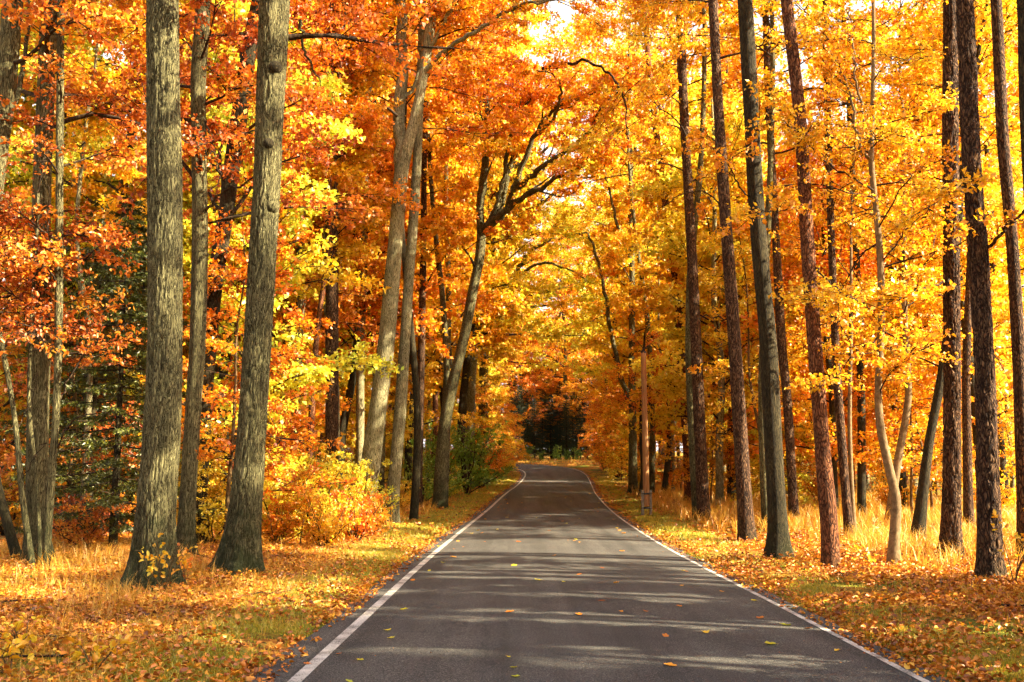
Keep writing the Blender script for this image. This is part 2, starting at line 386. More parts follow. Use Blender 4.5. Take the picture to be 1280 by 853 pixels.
def strip(name, o0, o1, dz, mt, n_across=1, wob=0, y_to=None, dash=None):
    P = CLs; T = nrm(np.gradient(P, axis=0)); N = np.stack([T[:, 1], -T[:, 0]], 1)
    mb = MB(); u = np.linspace(0, 1, n_across + 1)
    s = np.arange(len(P))
    w0 = o0 + wob * vnoise(np.stack([s * .31, s * 0, s * 0], 1), 3); w1 = o1 + wob * vnoise(np.stack([s * .27, s * 0 + 9, s * 0], 1), 4)
    off = w0[:, None] * (1 - u) + w1[:, None] * u
    X = P[:, None, 0] + N[:, None, 0] * off; Y = P[:, None, 1] + N[:, None, 1] * off
    Z = base_z(Y.ravel()).reshape(X.shape) + dz + .035 * (1 - (off / 2.9) ** 2)
    m = n_across + 1; i = np.arange(len(P) - 1)[:, None] * m + np.arange(n_across)[None, :]
    mb.add(np.stack([X, Y, Z], -1).reshape(-1, 3), np.stack([i, i + 1, i + m + 1, i + m], -1).reshape(-1, 4))
    return tag(mb.build(name, mt, smooth=True), kind='structure')

def road_mats():
    mt, nt = mat('asphalt')
    ge = nd(nt, 'ShaderNodeNewGeometry')
    a = nd(nt, 'ShaderNodeTexNoise', Scale=55.0, Detail=4.0, Roughness=.9); lk(nt, ge, 'Position', a, 'Vector')
    b = nd(nt, 'ShaderNodeTexNoise', Scale=.9, Detail=5.0); lk(nt, ge, 'Position', b, 'Vector')
    v = nd(nt, 'ShaderNodeTexVoronoi', Scale=90.0); lk(nt, ge, 'Position', v, 'Vector')
    r1 = ramp(nt, [(.3, (.017, .0165, .016)), (.50, (.040, .038, .035)), (.66, (.21, .20, .175))]); lk(nt, a, 'Fac', r1, 0)
    r2 = ramp(nt, [(.3, (.78, .77, .75)), (.7, (1.18, 1.15, 1.1))]); lk(nt, b, 'Fac', r2, 0)
    c = mixc(nt, 1.0, r1.outputs['Color'], r2.outputs['Color'], 'MULTIPLY')
    # polished wheel tracks, oil and damp marks drawn out along the way
    tm = nd(nt, 'ShaderNodeMapping'); tm.inputs['Scale'].default_value = (1.1, .035, 1); lk(nt, ge, 'Position', tm, 'Vector')
    tn = nd(nt, 'ShaderNodeTexNoise', Scale=1.6, Detail=4.0, Roughness=.6); lk(nt, tm, 'Vector', tn, 'Vector')
    tr_ = ramp(nt, [(.36, (.70, .70, .70)), (.5, (1, 1, 1)), (.66, (1.32, 1.30, 1.26))]); lk(nt, tn, 'Fac', tr_, 0)
    c = mixc(nt, 1.0, c, tr_.outputs['Color'], 'MULTIPLY')
    sn = nd(nt, 'ShaderNodeTexNoise', Scale=14.0, Detail=5.0, Roughness=.75); lk(nt, ge, 'Position', sn, 'Vector')
    sr_ = ramp(nt, [(.30, (.72, .70, .68)), (.45, (1, 1, 1)), (.62, (1.0, 1.0, 1.0)), (.72, (1.45, 1.40, 1.3))]); lk(nt, sn, 'Fac', sr_, 0)
    c = mixc(nt, 1.0, c, sr_.outputs['Color'], 'MULTIPLY')
    # fine cracks
    mp = nd(nt, 'ShaderNodeMapping'); mp.inputs['Scale'].default_value = (1, .55, 1); lk(nt, ge, 'Position', mp, 'Vector')
    w = nd(nt, 'ShaderNodeTexNoise', Scale=2.0, Detail=4.0); lk(nt, mp, 'Vector', w, 'Vector')
    wv = nt.nodes.new('ShaderNodeVectorMath'); wv.operation = 'MULTIPLY_ADD'; lk(nt, w, 'Color', wv, 0); wv.inputs[1].default_value = (.9, .9, .9); lk(nt, mp, 'Vector', wv, 2)
    ck = nd(nt, 'ShaderNodeTexVoronoi', Scale=.45); ck.feature = 'DISTANCE_TO_EDGE'; nt.links.new(wv.outputs[0], ck.inputs['Vector'])
    cr = ramp(nt, [(0, (1, 1, 1)), (.006, (0, 0, 0))]); lk(nt, ck, 'Distance', cr, 0)
    cf = math_(nt, 'MULTIPLY', cr.outputs['Color'], None, vb=.7)
    c = mixc(nt, cf, c, (.02, .02, .02))
    bs = nd(nt, 'ShaderNodeBsdfPrincipled', Roughness=.8); bs.inputs['Specular IOR Level'].default_value = .25
    nt.links.new(c, bs.inputs['Base Color'])
    h = math_(nt, 'ADD', a.outputs['Fac'], v.outputs['Distance'])
    bp = nd(nt, 'ShaderNodeBump', Strength=.7, Distance=.008); nt.links.new(h, bp.inputs['Height']); lk(nt, bp, 0, bs, 'Normal')
    out = nd(nt, 'ShaderNodeOutputMaterial'); lk(nt, bs, 0, out, 0)
    m2, nt = mat('worn_white_paint')
    ge = nd(nt, 'ShaderNodeNewGeometry')
    a = nd(nt, 'ShaderNodeTexNoise', Scale=60.0, Detail=4.0, Roughness=.8); lk(nt, ge, 'Position', a, 'Vector')
    b = nd(nt, 'ShaderNodeTexNoise', Scale=3.0, Detail=5.0, Roughness=.7); lk(nt, ge, 'Position', b, 'Vector')
    s = math_(nt, 'ADD', a.outputs['Fac'], b.outputs['Fac'])
    r = ramp(nt, [(.42, (.07, .065, .055)), (.47, (.30, .28, .24)), (.58, (.58, .55, .48))]); s2 = math_(nt, 'MULTIPLY', s, None, vb=.5); nt.links.new(s2, r.inputs[0])
    bs = nd(nt, 'ShaderNodeBsdfPrincipled', Roughness=.7); lk(nt, r, 'Color', bs, 'Base Color')
    bp = nd(nt, 'ShaderNodeBump', Strength=.4, Distance=.004); lk(nt, a, 'Fac', bp, 'Height'); lk(nt, bp, 0, bs, 'Normal')
    out = nd(nt, 'ShaderNodeOutputMaterial'); lk(nt, bs, 0, out, 0)
    return mt, m2

make_ground()
ASPH, PAINT = road_mats()
strip('road', -2.98, 2.84, 0, ASPH, 12, wob=.05)
strip('road_marking', -2.65, -2.53, .005, PAINT)
strip('road_marking', 2.56, 2.635, .005, PAINT)

# ------------------------------------------------------------------ traced trees
HEROES = []   # (name, label, x pixel, foot) for reference
def trunk_disp(sides, seed, bark, flare, lobes, z_foot, fine):
    def f(r, pts, th):
        z = pts[:, 2:3] - z_foot
        ph = seed * 1.7
        fl = 1 + flare * 1.25 * np.exp(-np.maximum(z, 0) / (.36 if fine else .28)) * (1 + .45 * np.cos(lobes * th[None] + ph) + .2 * np.cos((lobes + 3) * th[None] - ph))
        n = len(pts); T, _ = np.meshgrid(th, np.arange(n)); rr = r
        X = np.cos(T) * rr; Y = np.sin(T) * rr
        low = vnoise(np.stack([X * 2.2, Y * 2.2, np.repeat(z, sides, 1) * .8 + seed], -1).reshape(-1, 3), seed).reshape(r.shape)
        out = r * fl * (1 + .06 * low)
        if fine:
            fr, fz = bark
            q = np.stack([X * fr, Y * fr, np.repeat(z, sides, 1) * fz + seed], -1).reshape(-1, 3)
            w = fbm(q * .6, 2, seed + 3)[:, None] * .9
            a = 1 - np.abs(fbm(q + w, 3, seed + 7)) * 1.5
            rd = -np.clip(a, 0, 1) ** 3
            out = out + (rd * .032 + .008).reshape(r.shape)
        return out
    return f

def traced(name, label, cat, path, barkm, H=18, seed=1, leafm=None, crown=None, limbs=(), fine=False, flare=.35, bark=(16, 3.2), lean=0, D=None, knots=(), group=None, wscale=.9, lift_ok=True):
    """path: [(px, py, width_px)...] from the foot upward."""
    rng = np.random.default_rng(seed)
    if D is None: D = hit(path[0][0], path[0][1])
    P = []; r = []
    for k, (px, py, w) in enumerate(path):
        d = D + lean * k
        p, t = pw(px, py, d); P.append(p); r.append(w * wscale / 2 / F * t)
    P = np.array(P); r = np.array(r)
    foot = P[0].copy(); g = ground_z(foot[0], foot[1])[0]; foot[2] = g; P[0, 2] = g
    # carry the trunk on above the picture
    d = P[-1] - P[-2]; d /= np.linalg.norm(d); top = P[-1, 2]; rt = r[-1]
    if top < foot[2] + H:
        k = max(2, int((foot[2] + H - top) / 2.2)); dv = d.copy()
        for i in range(k):
            dv = dv + rng.normal(0, .035, 3) + np.array([0, 0, .03]); dv /= np.linalg.norm(dv)
            P = np.vstack([P, P[-1] + dv * (foot[2] + H - top) / k]); r = np.append(r, rt * (1 - (i + 1) / k * .8))
    below = foot - (P[1] - foot) / np.linalg.norm(P[1] - foot) * .35
    PP = np.vstack([below, P]); rr = np.concatenate([[r[0]], r])
    length = np.sum(np.linalg.norm(np.diff(PP, axis=0), axis=1))
    step = .035 if fine else .22; n = int(length / step) if not fine else int(min(length, 10.5) / step) + 30
    C = catmull(np.hstack([PP, rr[:, None]]), max(n, 12))
    if fine:
        C1 = catmull(np.hstack([PP, rr[:, None]]), int(length / step)); kcut = min(len(C1) - 2, int(10.5 / step)); C = np.vstack([C1[:kcut], C1[kcut::20]])
    pts, rad = C[:, :3], np.maximum(C[:, 3], .008)
    sides = 128 if fine else (18 if rad[0] > .1 else 10)
    root = tag(empty(name, foot), label, cat, group)
    mb = MB()
    tube(mb, pts - foot, rad, sides, 0, trunk_disp(sides, seed, bark, flare, 5, 0, fine))
    for (kx, ky, kw, sx_) in knots:
        p, t = pw(kx, ky, D); rk = kw / 2 / F * t
        R_ = float(np.interp(p[2], pts[:, 2], rad))
        ax = np.array([sx_, -.8, .1]); ax /= np.linalg.norm(ax)
        c0 = np.array([np.interp(p[2], pts[:, 2], pts[:, 0]), np.interp(p[2], pts[:, 2], pts[:, 1]), p[2]])
        L = np.array([c0 + ax * (R_ * .6 + (R_ * .4 + rk * .55) * i / 8) for i in range(9)])
        km = MB(); tube(km, L - foot, rk * np.array([1.05, 1.05, 1.03, 1.0, .95, .9, .8, .62, .35]), 18, 0, trunk_disp(18, seed + 5, None, 0, 5, -99, False), cap=True)
        km.build('knot', DARKB if sx_ < .9 else barkm, root, smooth=True)
    mb.build('trunk', barkm, root, smooth=True)
    SP, SD, SL = [], [], []
    cmb = MB()
    for lb in limbs:
        pth, w0, w1, dd = lb[:4]; opts = lb[4] if len(lb) > 4 else {}
        Q = []
        d0 = opts.get('d0', 0)
        for i, (px, py) in enumerate(pth):
            f = i / (len(pth) - 1); p, t = pw(px, py, D + d0 + dd * f); Q.append(p)
        Q = catmull(np.array(Q), 5 * len(Q)); t = D
        w = np.linspace(w0, w1, len(Q)) / 2 / F * D
        if len(Q) > 3:
            Q[2:] += rng.normal(0, .02 + .004 * D * .3, Q[2:].shape) * .5
        lm = MB(); tube(lm, Q - foot, np.maximum(w, .006), 8, 0)
        for kf in range(opts.get('fork', 0)):
            t_ = rng.uniform(.3, .97); qi = int(t_ * (len(Q) - 2)); T_ = Q[min(qi + 2, len(Q) - 1)] - Q[qi]; T_ /= np.linalg.norm(T_) + 1e-9
            dd_ = T_ * .9 + rng.normal(0, .55, 3) * [1, .8, .8] + [.15, 0, .2]; dd_ /= np.linalg.norm(dd_); ln_ = rng.uniform(1.2, 3.4) * (1.2 - .5 * t_); pq = [Q[qi]]
            for _ in range(7):
                dd_ = dd_ + rng.normal(0, .2, 3) + [0, 0, -.03]; dd_ /= np.linalg.norm(dd_); pq.append(pq[-1] + dd_ * ln_ / 7)
            pq = catmull(np.array(pq), 16); w_ = max(.014, float(w[qi]) * .5)
            tube(lm, pq - foot, np.linspace(w_, .006, 16), 6, 0)
            a, b, c = subs_along(pq - foot, rng, 4, .4, 1.1, t0=.45); SP.append(a); SD.append(b); SL.append(c)
        lm.build('limb', barkm if w0 > 4 else TWIG, root, smooth=True)
        ns = opts.get('subs', 0)
        if ns:
            a, b, c = subs_along(Q - foot, rng, ns, *opts.get('sl', (.6, 1.5)), t0=opts.get('t0', .2))
            SP.append(a); SD.append(b); SL.append(c)
    if SP:
        o = (crown or {})
        spray(cmb, np.vstack(SP), np.vstack(SD), np.concatenate(SL), rng, 9, .45, 8, o.get('leaf', .09), flat=o.get('flat', .6), fine=o.get('fine', False))
    if crown:
        o = dict(crown); z0, z1 = o.pop('z0', 8), o.pop('z1', H - .5); nl_ = o.pop('n', 24); ln = o.pop('len', 2.6)
        if nl_: grow_crown(cmb, pts - foot, rad, z0, z1, nl_, ln, rng, **o)
    if cmb.n: cmb.build('crown', [TWIG, leafm or ORANGE], root)
    HEROES.append((name, label, path[0][0], foot))
    return root

big = dict(z0=9, len=3.2, n=18, leaf=.105, subs=8, ntw=9, nl=8)
mid = dict(z0=8, len=2.6, n=24, leaf=.105, subs=8, ntw=9, nl=8)
pinec = dict(z0=11, len=2.0, n=16, leaf=.12, subs=6, ntw=8, nl=7)

# --- left side
traced('oak_tree', 'thick furrowed oak with a dark mossy foot, nearest trunk left of the road', 'tree',
       [(190, 737, 62), (192, 700, 57), (195, 640, 54), (203, 530, 49), (206, 427, 47), (206, 250, 45), (204, 120, 43), (203, 0, 41)],
       OAKB, 20, 11, RUST, dict(big), fine=True, flare=.32)
traced('oak_tree', 'mossy footed leaning oak with knots, between the nearest trunk and the road', 'tree',
       [(298, 716, 52), (301, 690, 48), (306, 640, 43), (313, 560, 40), (322, 427, 37), (329, 300, 36), (335, 200, 37), (339, 100, 39), (343, 0, 41), (345, -60, 41)],
       OAKB, 20, 12, RUST, dict(big), fine=True, flare=.40, knots=[(342, 91, 17, .5), (337, 186, 15, .2), (350, 262, 16, 1.0)],
       limbs=[([(375, 25), (380, 60), (390, 85), (402, 108)], 5, 1.5, 1.0, {})])
traced('oak_tree', 'dark oak cut by the left edge, leaning in at the top corner', 'tree',
       [(-45, 712, 40), (-40, 560, 36), (-28, 380, 33), (-12, 240, 31), (4, 130, 29), (12, 50, 28), (16, 0, 27)], OAKB, 17, 13, RUST, dict(big, z0=8.5, n=10, len=2.8),
       limbs=[([(2, 170), (20, 120), (32, 60), (35, 0)], 8, 5, 1.5)])
traced('oak_tree', 'dark trunk behind a clump of thin stems, far left', 'tree',
       [(47, 706, 34), (46, 640, 30), (48, 500, 28), (52, 380, 26), (52, 250, 25), (57, 120, 23), (62, 0, 22)], OAKB, 17, 14, RUST, dict(big, z0=7.5, leaf=.08, n=14, fill=.75, fine=True))
for i, (pth, lb) in enumerate([
        ([(57, 713, 12), (62, 630, 11), (70, 520, 10), (73, 427, 11), (74, 300, 11), (75, 150, 10), (76, 0, 9)], 'tall tan stem right of the dark far left trunk'),
        ([(41, 714, 9), (28, 620, 8), (18, 520, 7), (4, 440, 7), (-8, 380, 6)], 'thin stem bending out to the left edge from the clump'),
        ([(22, 700, 14), (8, 650, 13), (-6, 590, 11), (-14, 500, 9)], 'short dark stem slanting out of the left edge'),
        ([(50, 711, 7), (46, 600, 6), (37, 520, 6), (38, 427, 5), (44, 330, 5), (48, 240, 4)], 'thinnest grey stem in front of the dark far left trunk')]):
    traced('young_oak', lb, 'young tree', pth, [OAKB, OAKB, DARKB, OAKB][i], 9 if i == 0 else 6.5, 30 + i, RUST,
           dict(z0=3.6, len=1.4, n=12, leaf=.075, subs=5, ntw=6, nl=6, sublen=(.4, .9), fine=True), flare=.1,
           limbs=[([(75, 500), (88, 470), (120, 430), (160, 405)], 2.2, .8, .8), ([(72, 560), (88, 530), (120, 515), (150, 520), (180, 510)], 2.0, .8, -.5), ([(74, 350), (60, 300), (62, 230)], 1.8, .7, .5)] if i == 0 else
           ([([(20, 540), (40, 500), (46, 470)], 1.4, .6, .3), ([(28, 600), (50, 560), (60, 555)], 1.3, .6, -.4)] if i == 1 else []))
traced('oak_tree', 'mossy green straight trunk close behind the nearest trunk', 'tree',
       [(231, 698, 26), (235, 620, 23), (241, 520, 21), (247, 427, 21), (250, 300, 21), (249, 200, 20), (248, 100, 21), (254, 0, 20)], OAKB, 18, 15, RUST, dict(mid, z0=6.5),
       limbs=[([(251, 140), (270, 200), (274, 225), (262, 240)], 3, 1.2, -.4), ([(252, 270), (280, 238), (306, 230), (330, 205)], 4, 1.5, -1)])
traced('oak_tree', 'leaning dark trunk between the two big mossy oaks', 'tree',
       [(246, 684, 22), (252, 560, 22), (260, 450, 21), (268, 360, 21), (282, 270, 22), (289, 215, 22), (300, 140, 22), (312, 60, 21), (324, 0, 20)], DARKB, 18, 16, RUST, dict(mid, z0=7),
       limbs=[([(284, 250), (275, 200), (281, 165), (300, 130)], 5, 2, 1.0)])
traced('birch_tree', 'thin white birch trunk behind the mossy oaks', 'tree',
       [(250, 655, 10), (256, 500, 9), (264, 300, 8.5), (266, 200, 9), (275, 110, 9), (284, 0, 8)], BIRCHB, 19, 17, YELLOW, dict(mid, z0=8, len=2))
traced('oak_tree', 'slim trunk right of the knotty leaning oak, forking above', 'tree',
       [(371, 648, 14), (371, 560, 13), (371, 427, 13), (376, 300, 12), (377, 200, 12), (380, 100, 11), (375, 0, 9)], GREYB, 17, 18, RUST, dict(mid, z0=6.5, leaf=.11, n=28),
       limbs=[([(379, 110), (398, 70), (408, 30), (414, 0)], 5, 3, 1.5, dict(subs=6)), ([(374, 330), (360, 345), (345, 335), (330, 345)], 3, 1, -.8)])
traced('leaning_oak', 'pale thin trunk slanting right behind the slim forking one', 'tree',
       [(368, 640, 10), (376, 400, 9), (388, 345, 9), (400, 300, 8), (425, 210, 8), (447, 150, 7), (470, 90, 6)], GREYB, 15, 19, ORANGE, dict(mid, z0=9, leaf=.11))
traced('pine_tree', 'straight dark brown trunk between the knotty oak and forked oak', 'tree',
       [(415, 652, 22), (415, 560, 19), (415, 427, 18), (415, 213, 17), (416, 100, 16), (417, 0, 15)], PINEB, 21, 20, RUST, dict(mid, z0=9, n=16, len=1.7, leaf=.10),
       limbs=[([(414, 10), (435, 8), (462, 13), (480, 20)], 3, 1.2, -.8, dict(subs=6))])
traced('oak_tree', 'slim grey trunk in the orange leaves left of the forked oak', 'tree',
       [(450, 632, 13), (450, 540, 12), (451, 427, 12), (454, 330, 11), (456, 200, 10), (452, 80, 9)], GREYB, 17, 21, ORANGE, dict(mid, z0=7, leaf=.12, n=28))
traced('forked_oak', 'tall oak forking into a steep Y, pale on its sunny side', 'tree',
       [(452, 655, 30), (462, 590, 28), (470, 530, 26), (483, 427, 23), (490, 350, 22), (497, 270, 20), (503, 210, 19), (518, 150, 15), (530, 90, 14), (542, 0, 13)], GREYB, 22, 22, ORANGE,
       dict(mid, z0=16, n=18), flare=.3,
       limbs=[([(500, 240), (500, 150), (502, 70), (500, 0), (498, -80), (500, -150)], 17, 11, 1.0, dict(subs=4, t0=.8)),
              ([(532, 92), (552, 68), (575, 50), (610, 30), (645, 8), (685, 2), (730, -8), (770, -4)], 7, 1.2, -4, dict(subs=20, t0=.4, sl=(.7, 1.6), fork=5)),
              ([(534, 70), (556, 30), (570, 0), (585, -30)], 6, 3, -1.5, dict(subs=8)),
              ([(497, 145), (470, 128), (452, 130), (435, 142), (428, 155)], 4, 1.2, -1.5, dict(subs=5)),
              ([(500, 128), (520, 100), (548, 15), (560, -20)], 5, 3, 1.5)])
traced('grey_oak', 'smooth pale trunk standing just right of the forked oak', 'tree',
       [(489, 655, 19), (493, 600, 18), (499, 530, 17), (506, 427, 15), (511, 350, 14), (517, 270, 14), (522, 190, 12), (526, 80, 11), (528, 0, 10)], GREYB, 21, 23, ORANGE, dict(mid, z0=16, n=14))
traced('pine_tree', 'slim straight brown trunk left of the arching oak', 'tree',
       [(522, 635, 13), (524, 560, 11), (527, 427, 10), (529, 320, 9), (530, 230, 8), (531, 120, 7)], PINEB, 20, 24, AMBER, dict(mid, z0=9, n=18, leaf=.13))
traced('pine_tree', 'far thin reddish trunk half hidden beside the arching oak', 'tree',
       [(543, 612, 8), (544, 520, 7), (545, 427, 7), (544, 350, 6), (545, 250, 5)], REDPINEB, 19, 25, ORANGE, dict(mid, z0=9, n=18, leaf=.15))
arch = dict(mid, z0=16, n=14, len=3.0, leaf=.14)
traced('arching_oak', 'leaning oak whose dark limbs fan out over the road', 'tree',
       [(549, 636, 19), (553, 560, 17), (561, 501, 16), (579, 427, 14), (590, 370, 14), (601, 310, 13), (600, 255, 11), (606, 211, 10), (609, 165, 9)], OAKB, 20, 26, ORANGE, arch, flare=.25,
       limbs=[([(600, 262), (611, 190), (628, 160), (647, 150)], 9, 1.1, -2, dict(subs=9, sl=(.8, 1.8), t0=.6, fork=5)),
              ([(603, 290), (620, 262), (634, 201), (640, 156), (659, 128), (683, 110), (701, 102)], 9, 1.1, -3, dict(subs=14, sl=(.8, 1.8), t0=.6, fork=5)),
              ([(606, 285), (627, 255), (637, 211), (651, 162), (668, 119), (676, 90)], 8, 1.1, -1, dict(subs=12, sl=(.8, 1.8), t0=.6, fork=5)),
              ([(604, 292), (632, 262), (644, 229), (668, 171), (689, 140), (723, 122), (753, 113), (790, 89)], 10, 1.1, -5, dict(subs=19, sl=(.8, 1.8), t0=.6, fork=5)),
              ([(640, 240), (671, 215), (692, 198), (738, 165), (744, 147), (781, 102)], 8, 1.1, -5, dict(subs=16, sl=(.8, 1.8), t0=.6, d0=-1)),
              ([(602, 290), (619, 275), (653, 247), (677, 235), (720, 211), (747, 198), (769, 183)], 10, 1.1, -4, dict(subs=16, sl=(.8, 1.8), t0=.6, fork=5)),
              ([(668, 171), (690, 150), (700, 125), (698, 100), (672, 86)], 5, 1.1, -6, dict(subs=7, sl=(.8, 1.8), t0=.6, d0=-2)),
              ([(677, 86), (711, 80), (735, 78), (766, 98), (781, 131), (784, 174)], 4, 1.1, -2, dict(subs=7, sl=(.8, 1.8), t0=.6, d0=-7)),
              ([(596, 338), (575, 300), (560, 285)], 4, 1.1, -2, dict(subs=7, sl=(.8, 1.8), t0=.6, fork=5))])
traced('oak_tree', 'pale trunk behind the arching oak', 'tree',
       [(589, 610, 14), (588, 500, 13), (594, 427, 12), (608, 350, 11), (622, 290, 10), (636, 235, 9), (655, 160, 7)], GREYB, 20, 27, ORANGE, dict(arch, n=16),
       limbs=[([(612, 335), (640, 290), (650, 250), (680, 210), (700, 160)], 8, 1.1, -4, dict(subs=7, sl=(.8, 1.8), t0=.6, fork=5)),
              ([(620, 295), (640, 262), (655, 200), (676, 160), (712, 135), (748, 128)], 6, 1.1, -5, dict(subs=6, t0=.6, fork=5)),
              ([(622, 290), (650, 270), (682, 250), (716, 226), (750, 220), (780, 200)], 6, 1.1, -5, dict(subs=6, t0=.6, fork=5)),
              ([(636, 240), (650, 195), (662, 140), (690, 100), (720, 95)], 5, 1.1, -4, dict(subs=6, t0=.6, fork=5)),
              ([(640, 235), (672, 196), (712, 165), (750, 150), (776, 120)], 5, 1.1, -5, dict(subs=6, t0=.6, fork=5)),
              ([(612, 345), (602, 300), (588, 255), (575, 240)], 4, 1.1, 2, dict(subs=4, t0=.6, fork=5)),
              ([(610, 330), (618, 270), (624, 215), (634, 170)], 6, 1.1, 2, dict(subs=5, t0=.7, fork=5))])
traced('arching_oak', 'far oak with one low limb arching over the bend', 'tree',
       [(606, 602, 15), (604, 500, 13), (607, 427, 12), (618, 370, 11), (612, 300, 10), (600, 220, 8)], OAKB, 19, 28, AMBER, dict(arch, z0=9, n=18, leaf=.16),
       limbs=[([(616, 388), (640, 350), (663, 315), (695, 298), (735, 291), (775, 287)], 9, 1.1, -5, dict(subs=19, sl=(.8, 1.8), t0=.6, fork=5)),
              ([(640, 350), (675, 330), (700, 333), (740, 352)], 5, 1.1, -4, dict(subs=12, sl=(.8, 1.8), t0=.6, d0=-2)),
              ([(612, 400), (650, 385), (690, 382), (736, 381)], 5, 1.1, -5, dict(subs=16, sl=(.8, 1.8), t0=.6, fork=5))])
# --- right side
traced('oak_tree', 'mossy trunk left of the utility pole, forking at mid height', 'tree',
       [(791, 617, 13), (791, 540, 11), (790, 470, 10), (790, 350, 8), (789, 250, 7), (788, 180, 5)], OAKB, 19, 41, GOLD, dict(mid, z0=7, leaf=.15, n=26),
       limbs=[([(790, 510), (776, 470), (765, 420), (757, 370), (748, 330), (735, 290)], 7, 3, -2, dict(subs=10)),
              ([(790, 330), (772, 280), (760, 230), (752, 200)], 5, 2, -2, dict(subs=8))])
traced('young_beech', 'thin bowed stem just behind the utility pole', 'young tree',
       [(800, 622, 6), (803, 590, 5), (801, 540, 5), (803, 470, 4), (806, 420, 3)], DARKB, 9, 42, ORANGE, dict(z0=3, len=1.8, n=14, leaf=.11, subs=6, ntw=7, nl=6), flare=.1)
traced('leaning_beech', 'short leaning stem right of the utility pole', 'young tree',
       [(830, 616, 8), (836, 570, 8), (842, 530, 7), (850, 470, 6), (862, 400, 5)], DARKB, 12, 43, ORANGE, dict(z0=5, len=2, n=14, leaf=.13, subs=6, ntw=7, nl=6), flare=.1)
traced('pine_tree', 'tall reddish pine leaning left over the utility pole', 'tree',
       [(862, 628, 14), (859, 560, 12), (850, 427, 11), (843, 340, 10), (835, 280, 10), (822, 180, 9), (812, 90, 8), (804, 0, 7)], REDPINEB, 22, 44, AMBER, dict(pinec, z0=9, leaf=.12),
       limbs=[([(852, 450), (830, 440), (812, 430)], 2, .8, 0)])
traced('pine_tree', 'scaly pine, first thick trunk right of the utility pole', 'tree',
       [(880, 652, 19), (877, 590, 17), (870, 427, 15), (866, 340, 14), (861, 250, 13), (853, 100, 13), (850, 0, 12)], PINEB, 22, 45, AMBER, dict(pinec, leaf=.10), flare=.2)
traced('pine_tree', 'scaly pine with a sunlit right edge, left of the darkest trunk', 'tree',
       [(934, 677, 24), (929, 600, 21), (918, 427, 18), (909, 300, 16), (902, 200, 15), (896, 100, 14), (891, 0, 13)], PINEB, 22, 46, AMBER, dict(pinec, n=6, z0=12, leaf=.10), flare=.2,
       limbs=[([(905, 260), (880, 240), (850, 245), (822, 262)], 2.2, .8, 1), ([(912, 400), (885, 395), (862, 405)], 2, .8, 0)])
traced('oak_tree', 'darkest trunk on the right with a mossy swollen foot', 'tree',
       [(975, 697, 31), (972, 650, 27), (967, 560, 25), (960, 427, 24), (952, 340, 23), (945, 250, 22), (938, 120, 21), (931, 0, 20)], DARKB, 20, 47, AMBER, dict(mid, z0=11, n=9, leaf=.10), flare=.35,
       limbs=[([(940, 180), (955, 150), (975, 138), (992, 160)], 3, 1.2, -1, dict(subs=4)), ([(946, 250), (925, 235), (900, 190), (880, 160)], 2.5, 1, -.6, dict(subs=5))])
traced('pine_tree', 'slim scaly pine just right of the darkest trunk', 'tree',
       [(993, 657, 15), (990, 600, 13), (984, 500, 12), (977, 427, 12), (970, 300, 11), (962, 150, 10), (956, 0, 9)], PINEB, 21, 48, AMBER, dict(pinec), flare=.2)
traced('pine_tree', 'red topped pine with a dark foot near the white line', 'tree',
       [(1038, 712, 25), (1036, 650, 23), (1028, 560, 21), (1018, 427, 19), (1009, 300, 18), (1000, 150, 18), (983, 0, 15)], REDPINEB, 21, 49, AMBER, dict(pinec, n=6, z0=12, leaf=.09), flare=.15,
       limbs=[([(1008, 270), (990, 262), (970, 265), (945, 260)], 2, .8, -.5, dict(subs=5)), ([(1012, 330), (1030, 345), (1052, 368), (1082, 380)], 3, 1, -.8, dict(subs=6))])
traced('pine_tree', 'narrow trunk in shade right of the red topped pine', 'tree',
       [(1062, 672, 13), (1055, 590, 12), (1047, 480, 11), (1042, 375, 10), (1037, 230, 9), (1031, 0, 8)], PINEB, 20, 50, GOLD, dict(pinec), flare=.2)
traced('beech_tree', 'short thin stem tight behind the narrow shaded trunk', 'young tree',
       [(1068, 671, 8), (1064, 600, 7), (1062, 520, 6), (1064, 400, 5)], BEECHB, 11, 51, GOLD, dict(z0=4, len=1.8, n=12, leaf=.09, subs=6, ntw=7, nl=6), flare=.1)
traced('pine_tree', 'far straight trunk left of the curved beech', 'tree',
       [(1077, 648, 12), (1077, 540, 11), (1075, 427, 10), (1071, 330, 9), (1066, 230, 8), (1060, 100, 7)], DARKB, 20, 52, GOLD, dict(pinec, z0=9), flare=.2)
